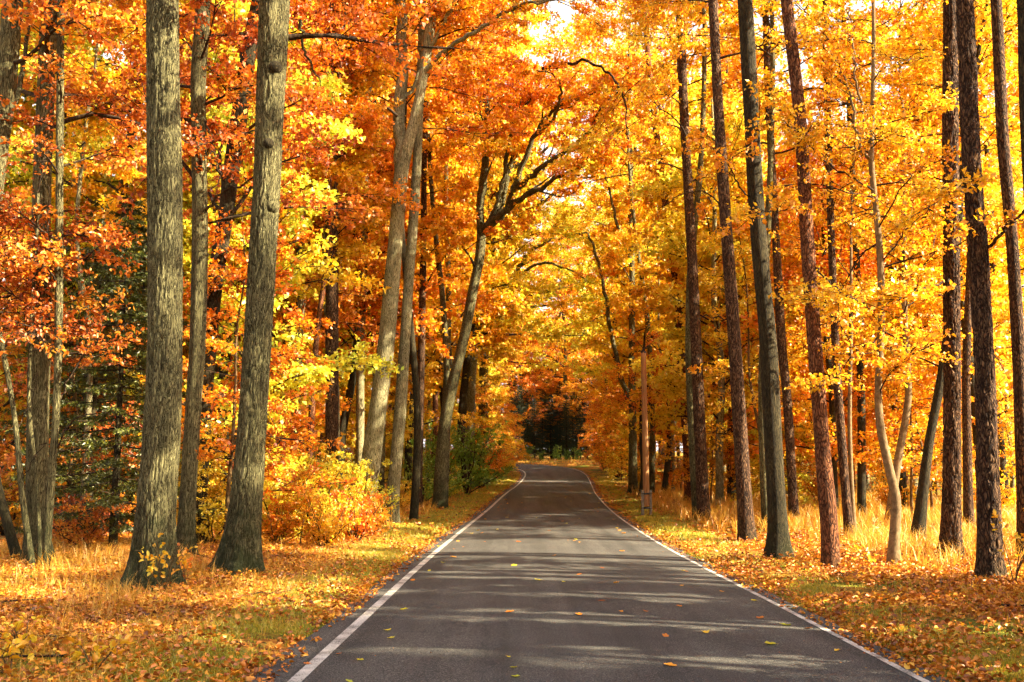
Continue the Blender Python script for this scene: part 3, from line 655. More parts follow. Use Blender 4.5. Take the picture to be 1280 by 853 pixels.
CURV = traced('beech_tree', 'smooth pale beech with a wavy trunk and golden leaves', 'tree',
       [(1116, 708, 16), (1118, 670, 14), (1120, 626, 14), (1110, 580, 12), (1100, 530, 11), (1098, 480, 10), (1101, 420, 10), (1101, 340, 9), (1096, 270, 8), (1089, 200, 7.5), (1091, 120, 6), (1092, 30, 5), (1090, -50, 4)],
       BEECHB, 12, 53, GOLD, dict(z0=5.2, len=2.0, n=18, leaf=.072, subs=7, ntw=7, nl=6, sublen=(.5, 1.1), twl=.35, fine=True, pitch=(.1, .5)), flare=.15,
       limbs=[([(1089, 200), (1077, 190), (1070, 150), (1062, 120), (1048, 85), (1036, 60)], 5, 1.5, -.6, dict(subs=9, sl=(.4, .9))),
              ([(1091, 188), (1080, 145), (1070, 95), (1067, 60), (1062, 10)], 4.5, 1.5, .8, dict(subs=8, sl=(.4, .9))),
              ([(1095, 240), (1060, 220), (1025, 196), (998, 166), (960, 145)], 3, .8, -1.2, dict(subs=11, sl=(.4, .9))),
              ([(1098, 500), (1110, 470), (1140, 440), (1160, 430)], 2.2, .8, -.6, dict(subs=7, sl=(.4, .8))),
              ([(1100, 390), (1070, 382), (1040, 380), (1000, 378)], 2.2, .8, -.8, dict(subs=9, sl=(.4, .8))),
              ([(1101, 330), (1130, 290), (1160, 262), (1190, 230)], 2.4, .8, -.5, dict(subs=9, sl=(.4, .8))),
              ([(1100, 420), (1072, 440), (1045, 470), (1020, 480)], 2.2, .8, -1, dict(subs=9, sl=(.4, .8)))])
traced('young_beech', 'pale bent stem behind the wavy beech', 'young tree',
       [(1111, 657, 12), (1120, 590, 11), (1134, 510, 10), (1135, 470, 9), (1131, 400, 8), (1130, 300, 7), (1128, 150, 6)], BEECHB, 16, 54, GOLD, dict(mid, z0=4.5, leaf=.10, n=24, len=2.2), flare=.15)
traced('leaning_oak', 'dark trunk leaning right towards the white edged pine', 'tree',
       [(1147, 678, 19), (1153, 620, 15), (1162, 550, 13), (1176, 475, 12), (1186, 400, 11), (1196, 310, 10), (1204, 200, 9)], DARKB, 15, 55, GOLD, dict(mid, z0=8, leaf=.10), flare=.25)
traced('pine_tree', 'pine with a bright white sunlit right edge', 'tree',
       [(1188, 700, 29), (1189, 640, 25), (1190, 540, 23), (1190, 427, 22), (1189, 300, 21), (1188, 150, 20), (1188, 0, 19), (1188, -60, 19)], PINEB, 21, 56, GOLD, dict(pinec, n=6, z0=12, leaf=.10), flare=.22, fine=True, bark=(12, 4.5),
       limbs=[([(1190, 345), (1175, 356), (1150, 362), (1130, 372), (1100, 385)], 3.5, 1, -1.2, dict(subs=9, sl=(.4, .9)))])
traced('pine_tree', 'thick dark pine nearest the road on the right', 'tree',
       [(1237, 727, 34), (1237, 690, 30), (1235, 600, 28), (1232, 500, 27), (1229, 427, 26), (1223, 320, 25), (1215, 213, 24), (1210, 100, 23), (1206, 0, 22), (1204, -60, 22)], PINEB, 21, 57, GOLD, dict(pinec, n=6, z0=12, leaf=.10), flare=.22, fine=True, bark=(11, 4.5),
       limbs=[([(1222, 318), (1245, 300), (1262, 280), (1290, 258), (1320, 245)], 5, 2.5, -.8, dict(subs=7, sl=(.4, .8))), ([(1214, 230), (1190, 235), (1160, 262), (1130, 290)], 1.8, .7, -.5, dict(subs=6, sl=(.4, .8)))])
traced('pine_tree', 'dark trunk leaning in from the right edge behind the thick pine', 'tree',
       [(1282, 702, 22), (1279, 600, 19), (1276, 500, 18), (1271, 400, 17), (1264, 290, 16), (1254, 180, 16), (1249, 80, 15), (1245, 0, 14)], PINEB, 20, 58, GOLD, dict(pinec, n=6, z0=12, leaf=.10), flare=.2)
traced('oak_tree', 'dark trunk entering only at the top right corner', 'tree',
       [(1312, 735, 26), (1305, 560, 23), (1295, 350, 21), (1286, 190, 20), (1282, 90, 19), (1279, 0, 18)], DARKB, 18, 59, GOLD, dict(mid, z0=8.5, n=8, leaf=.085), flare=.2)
traced('pine_tree', 'far trunk in the gap behind the thick dark pine', 'tree',
       [(1211, 662, 14), (1209, 560, 12), (1208, 450, 11), (1214, 300, 10), (1218, 100, 9)], PINEB, 20, 60, GOLD, dict(pinec), flare=.2)

# ------------------------------------------------------------------ stock trees for the wood behind
def stock_tree(name, cat, barkm, leafm, H, seed, r0, z0, n, ln, leaf, wob=.5, fork=False, **kw):
    rng = np.random.default_rng(seed)
    root = tag(empty(name, (0, 0, 0)), 'x', cat)
    k = 7; z = np.linspace(-.3, H, k)
    P = np.stack([np.cumsum(rng.normal(0, wob * .35, k)), np.cumsum(rng.normal(0, wob * .35, k)), z], 1); P[:, :2] -= P[0, :2]; P[:2, :2] *= .3
    rr = r0 * (1 - .8 * (np.linspace(0, 1, k)) ** 1.2)
    C = catmull(np.hstack([P, rr[:, None]]), 40)
    mb = MB(); tube(mb, C[:, :3], C[:, 3], 10, 0, trunk_disp(10, seed, None, .25, 5, 0, False)); mb.build('trunk', barkm, root, smooth=True)
    cm = MB(); grow_crown(cm, C[:, :3], C[:, 3], z0, H - .3, n, ln, rng, leaf=leaf, **kw)
    cm.build('crown', [TWIG, leafm], root)
    return root

far = dict(subs=8, ntw=8, nl=9, sublen=(1.0, 2.2), twl=.7)
STOCK = dict(
    rust=[stock_tree('oak_tree', 'tree', DARKB, RUST, 17, 101, .20, 3.2, 34, 3.4, .15, **far), stock_tree('oak_tree', 'tree', OAKB, RUST, 15, 102, .17, 2.5, 34, 3.0, .15, **far)],
    orange=[stock_tree('beech_tree', 'tree', GREYB, ORANGE, 18, 103, .19, 2.6, 38, 3.4, .15, **far), stock_tree('beech_tree', 'tree', DARKB, ORANGE, 14, 104, .15, 1.8, 34, 3.0, .15, **far)],
    amber=[stock_tree('beech_tree', 'tree', DARKB, AMBER, 17, 105, .18, 2.6, 38, 3.4, .15, **far), stock_tree('beech_tree', 'tree', PINEB, AMBER, 20, 106, .19, 4.5, 34, 3.2, .15, **far)],
    gold=[stock_tree('maple_tree', 'tree', DARKB, GOLD, 18, 107, .18, 3.0, 38, 3.4, .15, **far), stock_tree('maple_tree', 'tree', GREYB, GOLD, 14, 108, .15, 2.0, 34, 3.2, .15, **far)],
    yellow=[stock_tree('maple_tree', 'tree', GREYB, YELLOW, 16, 109, .16, 2.2, 36, 3.2, .15, **far)],
)
young = dict(subs=6, ntw=7, nl=7, sublen=(.5, 1.2), twl=.4, flat=.8, pitch=(.05, .35))
YOUNG = dict(
    rust=[stock_tree('young_oak', 'young tree', TANTWIG, RUST, 5.5, 121, .045, .9, 22, 1.6, .085, .25, **young)],
    orange=[stock_tree('young_beech', 'young tree', TANTWIG, ORANGE, 5.0, 122, .04, .7, 24, 1.7, .085, .25, **young), stock_tree('young_beech', 'young tree', TANTWIG, ORANGE, 7.0, 123, .05, 1.2, 28, 1.9, .09, .3, **young)],
    amber=[stock_tree('young_beech', 'young tree', TANTWIG, AMBER, 6.0, 124, .045, .9, 26, 1.8, .085, .25, **young)],
    gold=[stock_tree('young_maple', 'young tree', TANTWIG, GOLD, 5.5, 125, .045, .8, 24, 1.7, .085, .25, **young), stock_tree('young_maple', 'young tree', TANTWIG, GOLD, 8.5, 126, .06, 2.0, 28, 2.1, .09, .4, **young)],
    yellow=[stock_tree('young_maple', 'young tree', TANTWIG, YELLOW, 4.5, 127, .04, .6, 24, 1.5, .085, .2, **young)],
)
CANOPY = [stock_tree('canopy_oak', 'tree', OAKB, AMBER, 25, 131, .26, 8.0, 46, 5.6, .20, .9, subs=9, ntw=8, nl=7, sublen=(1.2, 2.6), twl=.8, pitch=(.15, .8)),
          stock_tree('canopy_oak', 'tree', DARKB, GOLD, 23, 132, .24, 7.0, 46, 5.4, .20, .9, subs=9, ntw=8, nl=7, sublen=(1.2, 2.6), twl=.8, pitch=(.15, .8)),
          stock_tree('canopy_oak', 'tree', DARKB, ORANGE, 22, 133, .24, 6.5, 44, 5.2, .19, .9, subs=9, ntw=8, nl=7, sublen=(1.2, 2.6), twl=.8, pitch=(.15, .8))]
HIGH = [stock_tree('canopy_oak', 'tree', OAKB, GOLD, 23, 136, .14, 14.0, 34, 5.6, .13, .8, subs=11, ntw=9, nl=8, sublen=(.9, 2.2), twl=.6, pitch=(-.05, .5)),
        stock_tree('canopy_oak', 'tree', DARKB, ORANGE, 22, 137, .14, 13.5, 34, 5.6, .13, .8, subs=11, ntw=9, nl=8, sublen=(.9, 2.2), twl=.6, pitch=(-.05, .5)),
        stock_tree('canopy_oak', 'tree', DARKB, YELLOW, 26, 138, .24, 7.5, 48, 5.4, .20, .9, subs=9, ntw=8, nl=7, sublen=(1.2, 2.6), twl=.8, pitch=(.15, .8))]
CANOPY += HIGH
EDGE = [stock_tree('pine_tree', 'tree', PINEB, AMBER, 19, 134, .17, 11.0, 5, 2.0, .14, .5, **far), stock_tree('pine_tree', 'tree', PINEB, GOLD, 17, 135, .15, 10.0, 5, 2.0, .14, .5, **far)]
SLIM = [stock_tree('slim_pine', 'tree', DARKB, AMBER, 19, 161, .12, 10.5, 14, 2.0, .14, .7, **far), stock_tree('slim_pine', 'tree', GREYB, GOLD, 18, 162, .105, 9.5, 14, 2.0, .14, .9, **far), stock_tree('slim_pine', 'tree', REDPINEB, ORANGE, 20, 163, .125, 11, 14, 2.0, .14, .4, **far)]
def stock_shrub(leafm, H, rad, seed, leaf, stems=10, subs=7, nl=5):
    rng = np.random.default_rng(seed); root = tag(empty('shrub', (0, 0, 0)), 'x', 'shrub')
    mb = MB(); SP, SD, SL = [], [], []
    for i in range(stems):
        a = i * 2.4 + rng.uniform(-.3, .3); o = rng.uniform(.2, 1) * rad; h = H * rng.uniform(.45, 1.3) * (1 - .25 * o / rad)
        P = np.array([(math.cos(a) * o * f ** 1.3 + rng.normal(0, .04), math.sin(a) * o * f ** 1.3 + rng.normal(0, .04), -.1 + h * f) for f in np.linspace(0, 1, 6)])
        sm = MB(); tube(sm, P, np.linspace(.014, .004, 6) * (1 + H * .3), 5, 0); sm.build('stem', TWIG, root, smooth=True)
        p, d, l = subs_along(P, rng, subs, .35 * rad, .7 * rad, t0=.12, elev=.35); SP.append(p); SD.append(d); SL.append(l)
    spray(mb, np.vstack(SP), np.vstack(SD), np.concatenate(SL), rng, 6, .28, nl, leaf, flat=.5, fine=True, subr=.005)
    mb.build('foliage', [TWIG, leafm], root)
    return root
SHRUB = dict(yellow=[stock_shrub(YELLOW, 2.1, 1.2, 141, .07)], orange=[stock_shrub(ORANGE, 1.6, 1.1, 142, .07)], gold=[stock_shrub(GOLD, 1.7, 1.2, 143, .07)],
             green=[stock_shrub(GREENISH, 2.2, 1.5, 144, .08)], rust=[stock_shrub(RUST, 1.2, 1.0, 145, .065)])
def stock_spruce(leafm, H, rad, seed, n=70, low=.5, name='spruce_tree'):
    rng = np.random.default_rng(seed); root = tag(empty(name, (0, 0, 0)), 'x', 'tree')
    mb = MB(); z = np.linspace(-.2, H, 8); tube(mb, np.stack([z * .004, z * 0, z], 1), .013 * H * (1.02 - np.linspace(0, 1, 8)), 9, 0); mb.build('trunk', DARKB, root, smooth=True)
    cm = MB(); LP, LA, LN = [], [], []
    for i in range(n):
        f = (i + rng.random()) / n; zz = low + (H - low) * f ** .9; L = rad * (1 - f) ** .8 * rng.uniform(.7, 1.1) + .12
        a = i * 2.399 + rng.uniform(-.3, .3); d = np.array([math.cos(a), math.sin(a), -.05 - .2 * (1 - f)])
        s = np.linspace(0, 1, 6)[:, None]; Q = np.array([0, 0, zz]) + d * L * s + np.array([0, 0, .16]) * L * s ** 2
        tube(cm, Q, np.linspace(.012, .003, 6) * (1 + L * .3), 4, 0)
        side = np.array([-math.sin(a), math.cos(a), 0])
        m = int(10 + L * 14); t = rng.uniform(.08, 1, m); B = np.array([0, 0, zz]) + d * L * t[:, None] + np.array([0, 0, .16]) * L * t[:, None] ** 2
        sg = np.where(rng.random(m) < .5, -1, 1)[:, None]; TL = (.12 + .35 * L * (1 - t * .8)) * rng.uniform(.6, 1.1, m) * .6
        TD = nrm(side * sg + d * rng.uniform(.4, 1, (m, 1)) + np.array([0, 0, -.35]) + rng.normal(0, .12, (m, 3)))
        sticks(cm, B, B + TD * TL[:, None], np.full(m, .004), np.full(m, .002))
        k = 14; u = rng.uniform(0, 1, (m, k)); N = B[:, None] + TD[:, None] * (TL[:, None] * u)[:, :, None]
        A = TD[:, None] * .8 + rng.normal(0, .55, (m, k, 3)); LP.append(N.reshape(-1, 3)); LA.append(A.reshape(-1, 3))
    LP = np.vstack(LP); LA = np.vstack(LA)
    leaves(cm, LP, LA, rng.normal(0, 1, LP.shape) + [0, 0, .6], .075 * (1 + H * .03), .016 * (1 + H * .08), rng, 1)
    cm.build('foliage', [TWIG, leafm], root)
    return root
SPRUCE = [stock_spruce(NEEDLE, 7.5, 2.3, 151, 90, .6), stock_spruce(DARKNEEDLE, 13, 3.4, 152, 120, 1.0)]

used = set()
PLACED = []   # (stock root, x, y, rz, scale, word, kindword, group)
prng = np.random.default_rng(2024)
WORDS = dict(rust='rust red', orange='orange', amber='amber', gold='golden', yellow='yellow', green='green')
def px_of(x, y): return CX + F * x / (y * cp + (5 - CAMZ) * sp)
def palette(x, y, r):
    """leaf colours of the photograph: rusty far left, orange left, golden and amber right"""
    p = px_of(x, y)
    if p < 300: w = dict(rust=.10, orange=.20, amber=.24, gold=.22, yellow=.24)
    elif p < 520: w = dict(rust=.07, orange=.34, amber=.28, gold=.17, yellow=.14)
    elif p < 700: w = dict(orange=.18, amber=.26, gold=.32, yellow=.24)
    elif p < 900: w = dict(orange=.20, amber=.26, gold=.32, yellow=.22)
    else: w = dict(orange=.24, amber=.34, gold=.34, yellow=.08)
    ks = list(w); v = np.cumsum([w[k] for k in ks]); return ks[int(np.searchsorted(v, r * v[-1]))]
feet = [(h[3][0], h[3][1]) for h in HEROES]
def free(x, y, dmin, pts):
    return all((x - a) ** 2 + (y - b) ** 2 > dmin * dmin for a, b in pts)
# large trees deep in the wood
big_pts = []
tries = 0
while len(big_pts) < 132 and tries < 9000:
    tries += 1
    y = 27 + 103 * prng.random() ** .9; p = prng.uniform(-60, 1340); x = (p - CX) / F * y
    if 400 < p < 640 and y < 42: continue
    if 640 < p < 1000 and y < 36: continue
    d = road_d(x, y)[0]
    if d < (7.0 if y < 80 else 6.0): continue
    if y > 100 and 640 < p < 760 and d < 9: continue
    if 770 < p < 845 and y < 60: continue
    if not free(x, y, 3.0 if y < 60 else 3.6, big_pts) or not free(x, y, 1.6, feet): continue
    big_pts.append((x, y)); c = palette(x, y, prng.random()); st = STOCK[c]; k = prng.integers(len(st))
    PLACED.append((st[k], x, y, prng.uniform(0, 6.28), prng.uniform(.85, 1.2), WORDS[c], 'tall', 'trees deep in the wood'))
sl = []; tries = 0
while len(sl) < 46 and tries < 5000:
    tries += 1
    y = 24 + 50 * prng.random(); p = prng.uniform(20, 1270); x = (p - CX) / F * y; d = road_d(x, y)[0]
    if d < 6.0 or 780 < p < 835 or (430 < p < 640 and y < 40): continue
    if not free(x, y, 2.2, sl) or not free(x, y, 1.2, feet) or not free(x, y, 1.0, big_pts): continue
    sl.append((x, y)); k = int(prng.integers(3))
    PLACED.append((SLIM[k], x, y, prng.uniform(0, 6.28), prng.uniform(.8, 1.15), ['dark barked', 'grey barked', 'red barked'][k], 'slim', 'slim trunks between the larger trees'))
# understorey
yp = []; tries = 0
while len(yp) < 95 and tries < 9000:
    tries += 1
    y = 19 + 70 * prng.random() ** 1.1; p = prng.uniform(-40, 1320); x = (p - CX) / F * y
    d = road_d(x, y)[0]
    if d < (4.9 if y > 60 else 5.6 if x < 0 else 6.6): continue
    if x > 0 and y < 24: continue
    if 315 < p < 480 and y < 33: continue
    if 225 < p < 262 and y < 30: continue
    if not free(x, y, 1.7, yp) or not free(x, y, .8, feet): continue
    yp.append((x, y)); c = palette(x, y, prng.random() * (.72 if p < 300 else 1)); st = YOUNG[c]; k = prng.integers(len(st))
    PLACED.append((st[k], x, y, prng.uniform(0, 6.28), prng.uniform(.75, 1.25), WORDS[c], 'young', 'young trees under the tall ones'))
def at(px, y): return (px - CX) / F * y
for c, px, y, s_ in [('yellow', 345, 24, .5), ('gold', 372, 26, .45), ('yellow', 398, 28.5, .55), ('yellow', 443, 30, .5), ('amber', 380, 22.5, .32), ('gold', 244, 22, .5)]:
    PLACED.append((YOUNG[c][0], at(px, y), y, prng.uniform(0, 6.28), s_, WORDS[c], 'young', 'young trees under the tall ones'))
CY_ = [(-1, 50, 8.5, 0, 1.0), (-1, 64, 6.8, 1, 1.0), (-1, 78, 6.5, 0, 1.05), (1, 90, 7.5, 1, 1.1), (-1, 90, 7, 2, 1.1), (1, 104, 12, 0, 1.1), (-1, 122, 6, 1, 1.2), (1, 122, 3, 0, 1.2), (1, 128, 10, 2, 1.2), (-1, 132, -2, 0, 1.25),
       (1, 47, 8.5, 1, .9), (-1, 44, 9.2, 2, .9), (-1, 56, 5.9, 1, 1.0), (1, 66, 6.0, 5, 1.1), (1, 82, 6.0, 5, 1.15), (-1, 72, 6.0, 5, 1.15), (-1, 84, 5.6, 5, 1.2),
       (1, 29, 6.2, 3, .95), (1, 34, 5.0, 3, 1.1), (-1, 35, 4.7, 4, 1.05), (-1, 44, 4.6, 3, 1.15), (-1, 52, 5.6, 3, 1.3), (1, 100, 9, 5, 1.2), (-1, 62, 5.6, 5, 1.2), (1, 56, 5.6, 3, 1.3), (-1, 96, 9, 5, 1.2), (-1, 31, 14.5, 5, .9), (-1, 37, 19, 5, .95), (-1, 33, 11.0, 1, .85), (-1, 40, 14, 5, 1.0)]
for i_ in range(18):      # the wood closing the view beyond the bend
    y = 138 + (i_ % 3) * 13 + prng.uniform(-3, 3); p = 540 + i_ * 17 + prng.uniform(-6, 6)
    c = ['orange', 'amber', 'gold'][i_ % 3]; PLACED.append((STOCK[c][i_ % 2], (p - CX) / F * y, y, prng.uniform(0, 6.28), 1.15, WORDS[c], 'tall', 'trees deep in the wood'))
for c, px, y, s_ in [('orange', 628, 88, 1.1), ('amber', 640, 97, .9), ('orange', 612, 80, 1.2), ('gold', 596, 74, 1.1), ('orange', 762, 86, 1.1), ('amber', 752, 97, 1.1), ('orange', 776, 78, 1.2), ('gold', 790, 92, 1.2), ('orange', 748, 106, 1.0), ('amber', 630, 106, 1.0), ('orange', 620, 116, 1.1), ('orange', 765, 112, 1.2)]:
    PLACED.append((YOUNG[c][-1], at(px, y), y, prng.uniform(0, 6.28), s_, WORDS[c], 'young', 'young trees under the tall ones'))
for sg, y, off, k, sc_ in CY_:
    x = float(np.interp(y, RCX[:, 0], RCX[:, 1])) + sg * off
    PLACED.append((CANOPY[k], x, y, prng.uniform(0, 6.28), sc_, ['amber', 'golden', 'orange', 'golden', 'orange', 'yellow'][k], 'canopy', 'tall trees arching over the road'))
# shrubs placed by eye from the photograph
for c, px, y, s in [('yellow', 350, 23, 1.0), ('yellow', 388, 26, 1.1), ('gold', 405, 22.5, .8), ('yellow', 428, 25, .9), ('orange', 448, 24, .8), ('gold', 365, 29, 1.25), ('yellow', 335, 27, 1.1), ('orange', 352, 22.5, .7), ('yellow', 455, 28, 1.0), ('gold', 425, 31, .9),
                     ('gold', 238, 24, .9), ('yellow', 270, 22, .8), ('gold', 255, 30, 1.2), ('orange', 470, 27, .7), ('green', 552, 50, 1.5), ('green', 583, 56, 1.7), ('green', 528, 46, 1.2), ('green', 600, 64, 1.5),
                     ('orange', 620, 84, 1.6), ('orange', 600, 72, 1.3), ('gold', 633, 92, 1.2), ('rust', 110, 21, .9), ('rust', 90, 24, 1.0), ('rust', 150, 25, .9), ('orange', 130, 30, 1.4), ('gold', 20, 26, 1.2),
                     ('orange', 770, 80, 1.6), ('orange', 755, 92, 1.6), ('gold', 800, 66, 1.2), ('orange', 840, 60, 1.3), ('gold', 900, 50, 1.0), ('orange', 1020, 42, 1.2), ('gold', 1110, 38, 1.2), ('gold', 1230, 34, 1.2),
                     ('green', 695, 115, .7), ('green', 722, 114, .6), ('green', 660, 115, .7), ('green', 675, 115, .5), ('green', 708, 113, .5), ('yellow', 745, 114, 1.0), ('yellow', 560, 50, .8), ('gold', 505, 42, .7)]:
    st = SHRUB[c]; PLACED.append((st[0], at(px, y), y, prng.uniform(0, 6.28), s, WORDS[c], 'shrub', 'shrubs between the trunks'))
for px, y, s, k in [(150, 21.0, 1.0, 0), (118, 26, 1.2, 0), (172, 29, 1.3, 0), (85, 33, 1.3, 0), (660, 121, 0.70, 1), (648, 119, 0.66, 1), (678, 122, 0.73, 1), (700, 123, 0.73, 1), (716, 121, 0.70, 1), (733, 120, 0.70, 1), (655, 127, 0.92, 1), (676, 131, 1.01, 1), (700, 134, 0.92, 1), (720, 128, 0.92, 1), (742, 126, 0.85, 1), (640, 122, 0.85, 1), (750, 121, 0.77, 1), (690, 127, 1.08, 1), (690, 142, 1.08, 1), (640, 133, 1.01, 1), (715, 146, 1.08, 1), (668, 146, 1.08, 1), (760, 136, 1.01, 1), (668, 118, .55, 1), (688, 119.5, .6, 1), (708, 118, .58, 1), (725, 117, .5, 1)]:
    PLACED.append((SPRUCE[k], at(px, y), y, prng.uniform(0, 6.28), s, 'dark green', 'spruce', 'spruces'))

def ordinal(n):
    return {1: 'first', 2: 'second', 3: 'third'}.get(n) or (f'{n}th' if n % 100 in (11, 12, 13) or n % 10 not in (1, 2, 3) else f'{n}' + {1: 'st', 2: 'nd', 3: 'rd'}[n % 10])
from collections import defaultdict
bins = defaultdict(list)
for e in PLACED:
    side = 'left' if e[1] < np.interp(e[2], RCX[:, 0], RCX[:, 1]) else 'right'
    if e[2] > 110: side = 'beyond'
    bins[(e[5], e[6], side)].append(e)
for (word, kd, side), es in bins.items():
    es.sort(key=lambda e: e[1] / e[2])
    noun = {'tall': 'leaved tree deep in the wood', 'young': 'young tree with thin stem', 'shrub': 'bushy shrub', 'spruce': 'spruce with drooping branches', 'canopy': 'tall oak arching over the road', 'slim': 'slim trunk standing in the wood'}[kd]
    for i, (st, x, y, rz, sc, w, k_, grp) in enumerate(es):
        where = {'left': 'left of the road', 'right': 'right of the road', 'beyond': 'beyond the bend'}[side]
        label = f'{word} {noun} {where}, {ordinal(i + 1)} from the left' if len(es) > 1 else f'{word} {noun} {where}, the only one'
        loc = (x, y, ground_z(x, y)[0] - .03)
        if st.name not in used:
            used.add(st.name); st.location = loc; st.rotation_euler = (0, 0, rz); st.scale = (sc,) * 3; st['label'] = label; st['group'] = grp
        else:
            copy_tree(st, loc, rz, sc, label, grp)
# stock that found no place is removed
for d in (STOCK, YOUNG, SHRUB):
    for v in d.values():
        for o in v:
            if o.name not in used:
                for ch in list(o.children): bpy.data.objects.remove(ch)
                bpy.data.objects.remove(o)

# trees standing to the right of the picture, whose shadows stripe the road
for i, (x, y, s_) in enumerate([(11.5, 7.4, .9), (12.0, 3.6, 1.0), (12.4, 11.0, .9), (13.2, 1.4, 1.0), (14.5, 8.6, 1.0), (15.0, 5.0, 1.0), (15.8, 12.6, 1.0), (17, 2.6, 1.1), (18, 7, 1.1), (20, 4.2, 1.1), (21, 13, 1.1), (23, 8.4, 1.2), (13.6, 13.4, .8), (11.2, 12.9, .7)]):
    k = EDGE[i % 2]; loc = (x, y, ground_z(x, y)[0] - .03); lb = f'pine standing outside the right edge, {ordinal(i + 1)} of those there'
    if i < 2: k.location = loc; k.rotation_euler = (0, 0, i); k['label'] = lb; k['group'] = 'trees right of the picture'
    else: copy_tree(k, loc, i * 1.3, s_, lb, 'trees right of the picture')
for i, (x, y, s_) in enumerate([(16.5, -2.0, .95), (24, -1.0, 1.05)]):  # two unseen oaks, added to shade the near left ground
    copy_tree(CANOPY[1], (x, y, ground_z(x, y)[0] - .03), i * 2.1, s_, f'unseen golden oak added outside the right edge near the camera, {ordinal(i + 1)} of two', 'trees right of the picture')
COLUMN = stock_tree('shade_hornbeam', 'tree', DARKB, GOLD, 8.4, 139, .09, .4, 70, .80, .12, .15, subs=6, ntw=8, nl=7, sublen=(.3, .6), twl=.35, pitch=(.5, 1.4), top_taper=.9)  # unseen narrow tree, shaped so a row with gaps bands the road with shade
for i, (x, y, s_) in enumerate([(8.6, -1.9, 1.0), (9.0, .2, 1.05), (8.4, 1.9, .95), (9.2, 4.3, 1.05), (8.8, 6.0, .95), (9.4, 8.5, 1.05), (9.3, 10.9, .9), (10.6, 12.6, 1.0)]):
    loc = (x, y, ground_z(x, y)[0] - .03); lb = f'added unseen leafy hornbeam outside the right edge, {ordinal(i + 1)} of their row'
    if i == 0: COLUMN.location = loc; COLUMN['label'] = lb; COLUMN['group'] = 'unseen hornbeams added to shade the road'
    else: copy_tree(COLUMN, loc, i * 1.3, s_, lb, 'unseen hornbeams added to shade the road')

# ------------------------------------------------------------------ utility pole
def utility_pole():
    D = hit(808.5, 644); b, t = pw(808.5, 644, D); b[2] = ground_z(b[0], b[1])[0]
    u = t / F   # metres per pixel there
    root = tag(empty('utility_pole', b), 'short brown wooden pole without wires on a concrete footing by the verge', 'pole')
    m, nt = mat('pole_wood')
    tc = nd(nt, 'ShaderNodeTexCoord'); mp = nd(nt, 'ShaderNodeMapping'); mp.inputs['Scale'].default_value = (22, 22, 1.2); lk(nt, tc, 'Object', mp, 'Vector')
    n = nd(nt, 'ShaderNodeTexNoise', Scale=2.0, Detail=6.0, Roughness=.7); lk(nt, mp, 'Vector', n, 'Vector')
    r = ramp(nt, [(.3, (.15, .06, .018)), (.5, (.36, .165, .05)), (.72, (.50, .28, .10))]); lk(nt, n, 'Fac', r, 0)
    bs = nd(nt, 'ShaderNodeBsdfPrincipled', Roughness=.8); lk(nt, r, 'Color', bs, 'Base Color')
    bp = nd(nt, 'ShaderNodeBump', Strength=.6, Distance=.02); lk(nt, n, 'Fac', bp, 'Height'); lk(nt, bp, 0, bs, 'Normal')
    out = nd(nt, 'ShaderNodeOutputMaterial'); lk(nt, bs, 0, out, 0)
    mc, nt = mat('footing_concrete')
    tc = nd(nt, 'ShaderNodeTexCoord'); n = nd(nt, 'ShaderNodeTexNoise', Scale=9.0, Detail=6.0); lk(nt, tc, 'Object', n, 'Vector')
    r = ramp(nt, [(.3, (.13, .11, .075)), (.7, (.30, .26, .18))]); lk(nt, n, 'Fac', r, 0)
    bs = nd(nt, 'ShaderNodeBsdfPrincipled', Roughness=.9); lk(nt, r, 'Color', bs, 'Base Color'); out = nd(nt, 'ShaderNodeOutputMaterial'); lk(nt, bs, 0, out, 0)
    mi, nt = mat('dark_iron'); bs = nd(nt, 'ShaderNodeBsdfPrincipled', Roughness=.55, Metallic=.6); bs.inputs['Base Color'].default_value = (.04, .035, .03, 1)
    out = nd(nt, 'ShaderNodeOutputMaterial'); lk(nt, bs, 0, out, 0)
    H = 204 * u
    z = np.linspace(.35, H, 24); p = MB(); rad = np.linspace(4.2 * u, 3.2 * u, 24)
    tube(p, np.stack([z * -.004, z * 0, z], 1), rad, 16, 0); p.build('post', m, root, smooth=True)
    def box(mb, x0, x1, y0, y1, z0, z1):
        v = [(x, y, z) for z in (z0, z1) for y in (y0, y1) for x in (x0, x1)]
        mb.add(v, [(0, 2, 3, 1), (4, 5, 7, 6), (0, 1, 5, 4), (2, 6, 7, 3), (0, 4, 6, 2), (1, 3, 7, 5)])
    h = 31 * u
    for s in (-1, 1):
        f = MB(); x = s * 5.0 * u; box(f, x - 1.4 * u, x + 1.4 * u, -.10, .10, -.3, h); o = f.build('footing_leg', mc, root)
        bv = o.modifiers.new('b', 'BEVEL'); bv.width = .012; bv.segments = 2
    for zz in (h * .28, h * .85):
        f = MB(); tube(f, np.array([(-6.9 * u, -.115, zz), (6.9 * u, -.115, zz)]), [.014, .014], 8); f.build('bolt', mi, root)
        f = MB(); tube(f, np.array([(0, 0, zz - .035), (0, 0, zz + .035)]), [4.3 * u, 4.3 * u], 20); f.build('iron_band', mi, root, smooth=True)
    f = MB(); tube(f, np.array([(0, 0, H - .02), (-.004 * H, 0, H + .05), (-.02, 0, H + .09)]), [3.3 * u, 3.0 * u, 1.0 * u], 14); f.build('cap', mi, root, smooth=True)
    f = MB(); tube(f, catmull(np.array([(-.02, 0, H - .12), (-.10, -.02, H + .02), (.0, -.03, H + .16), (.16, -.04, H + .26)]), 12), np.linspace(.035, .022, 12), 8); f.build('bracket', mi, root, smooth=True)
utility_pole()

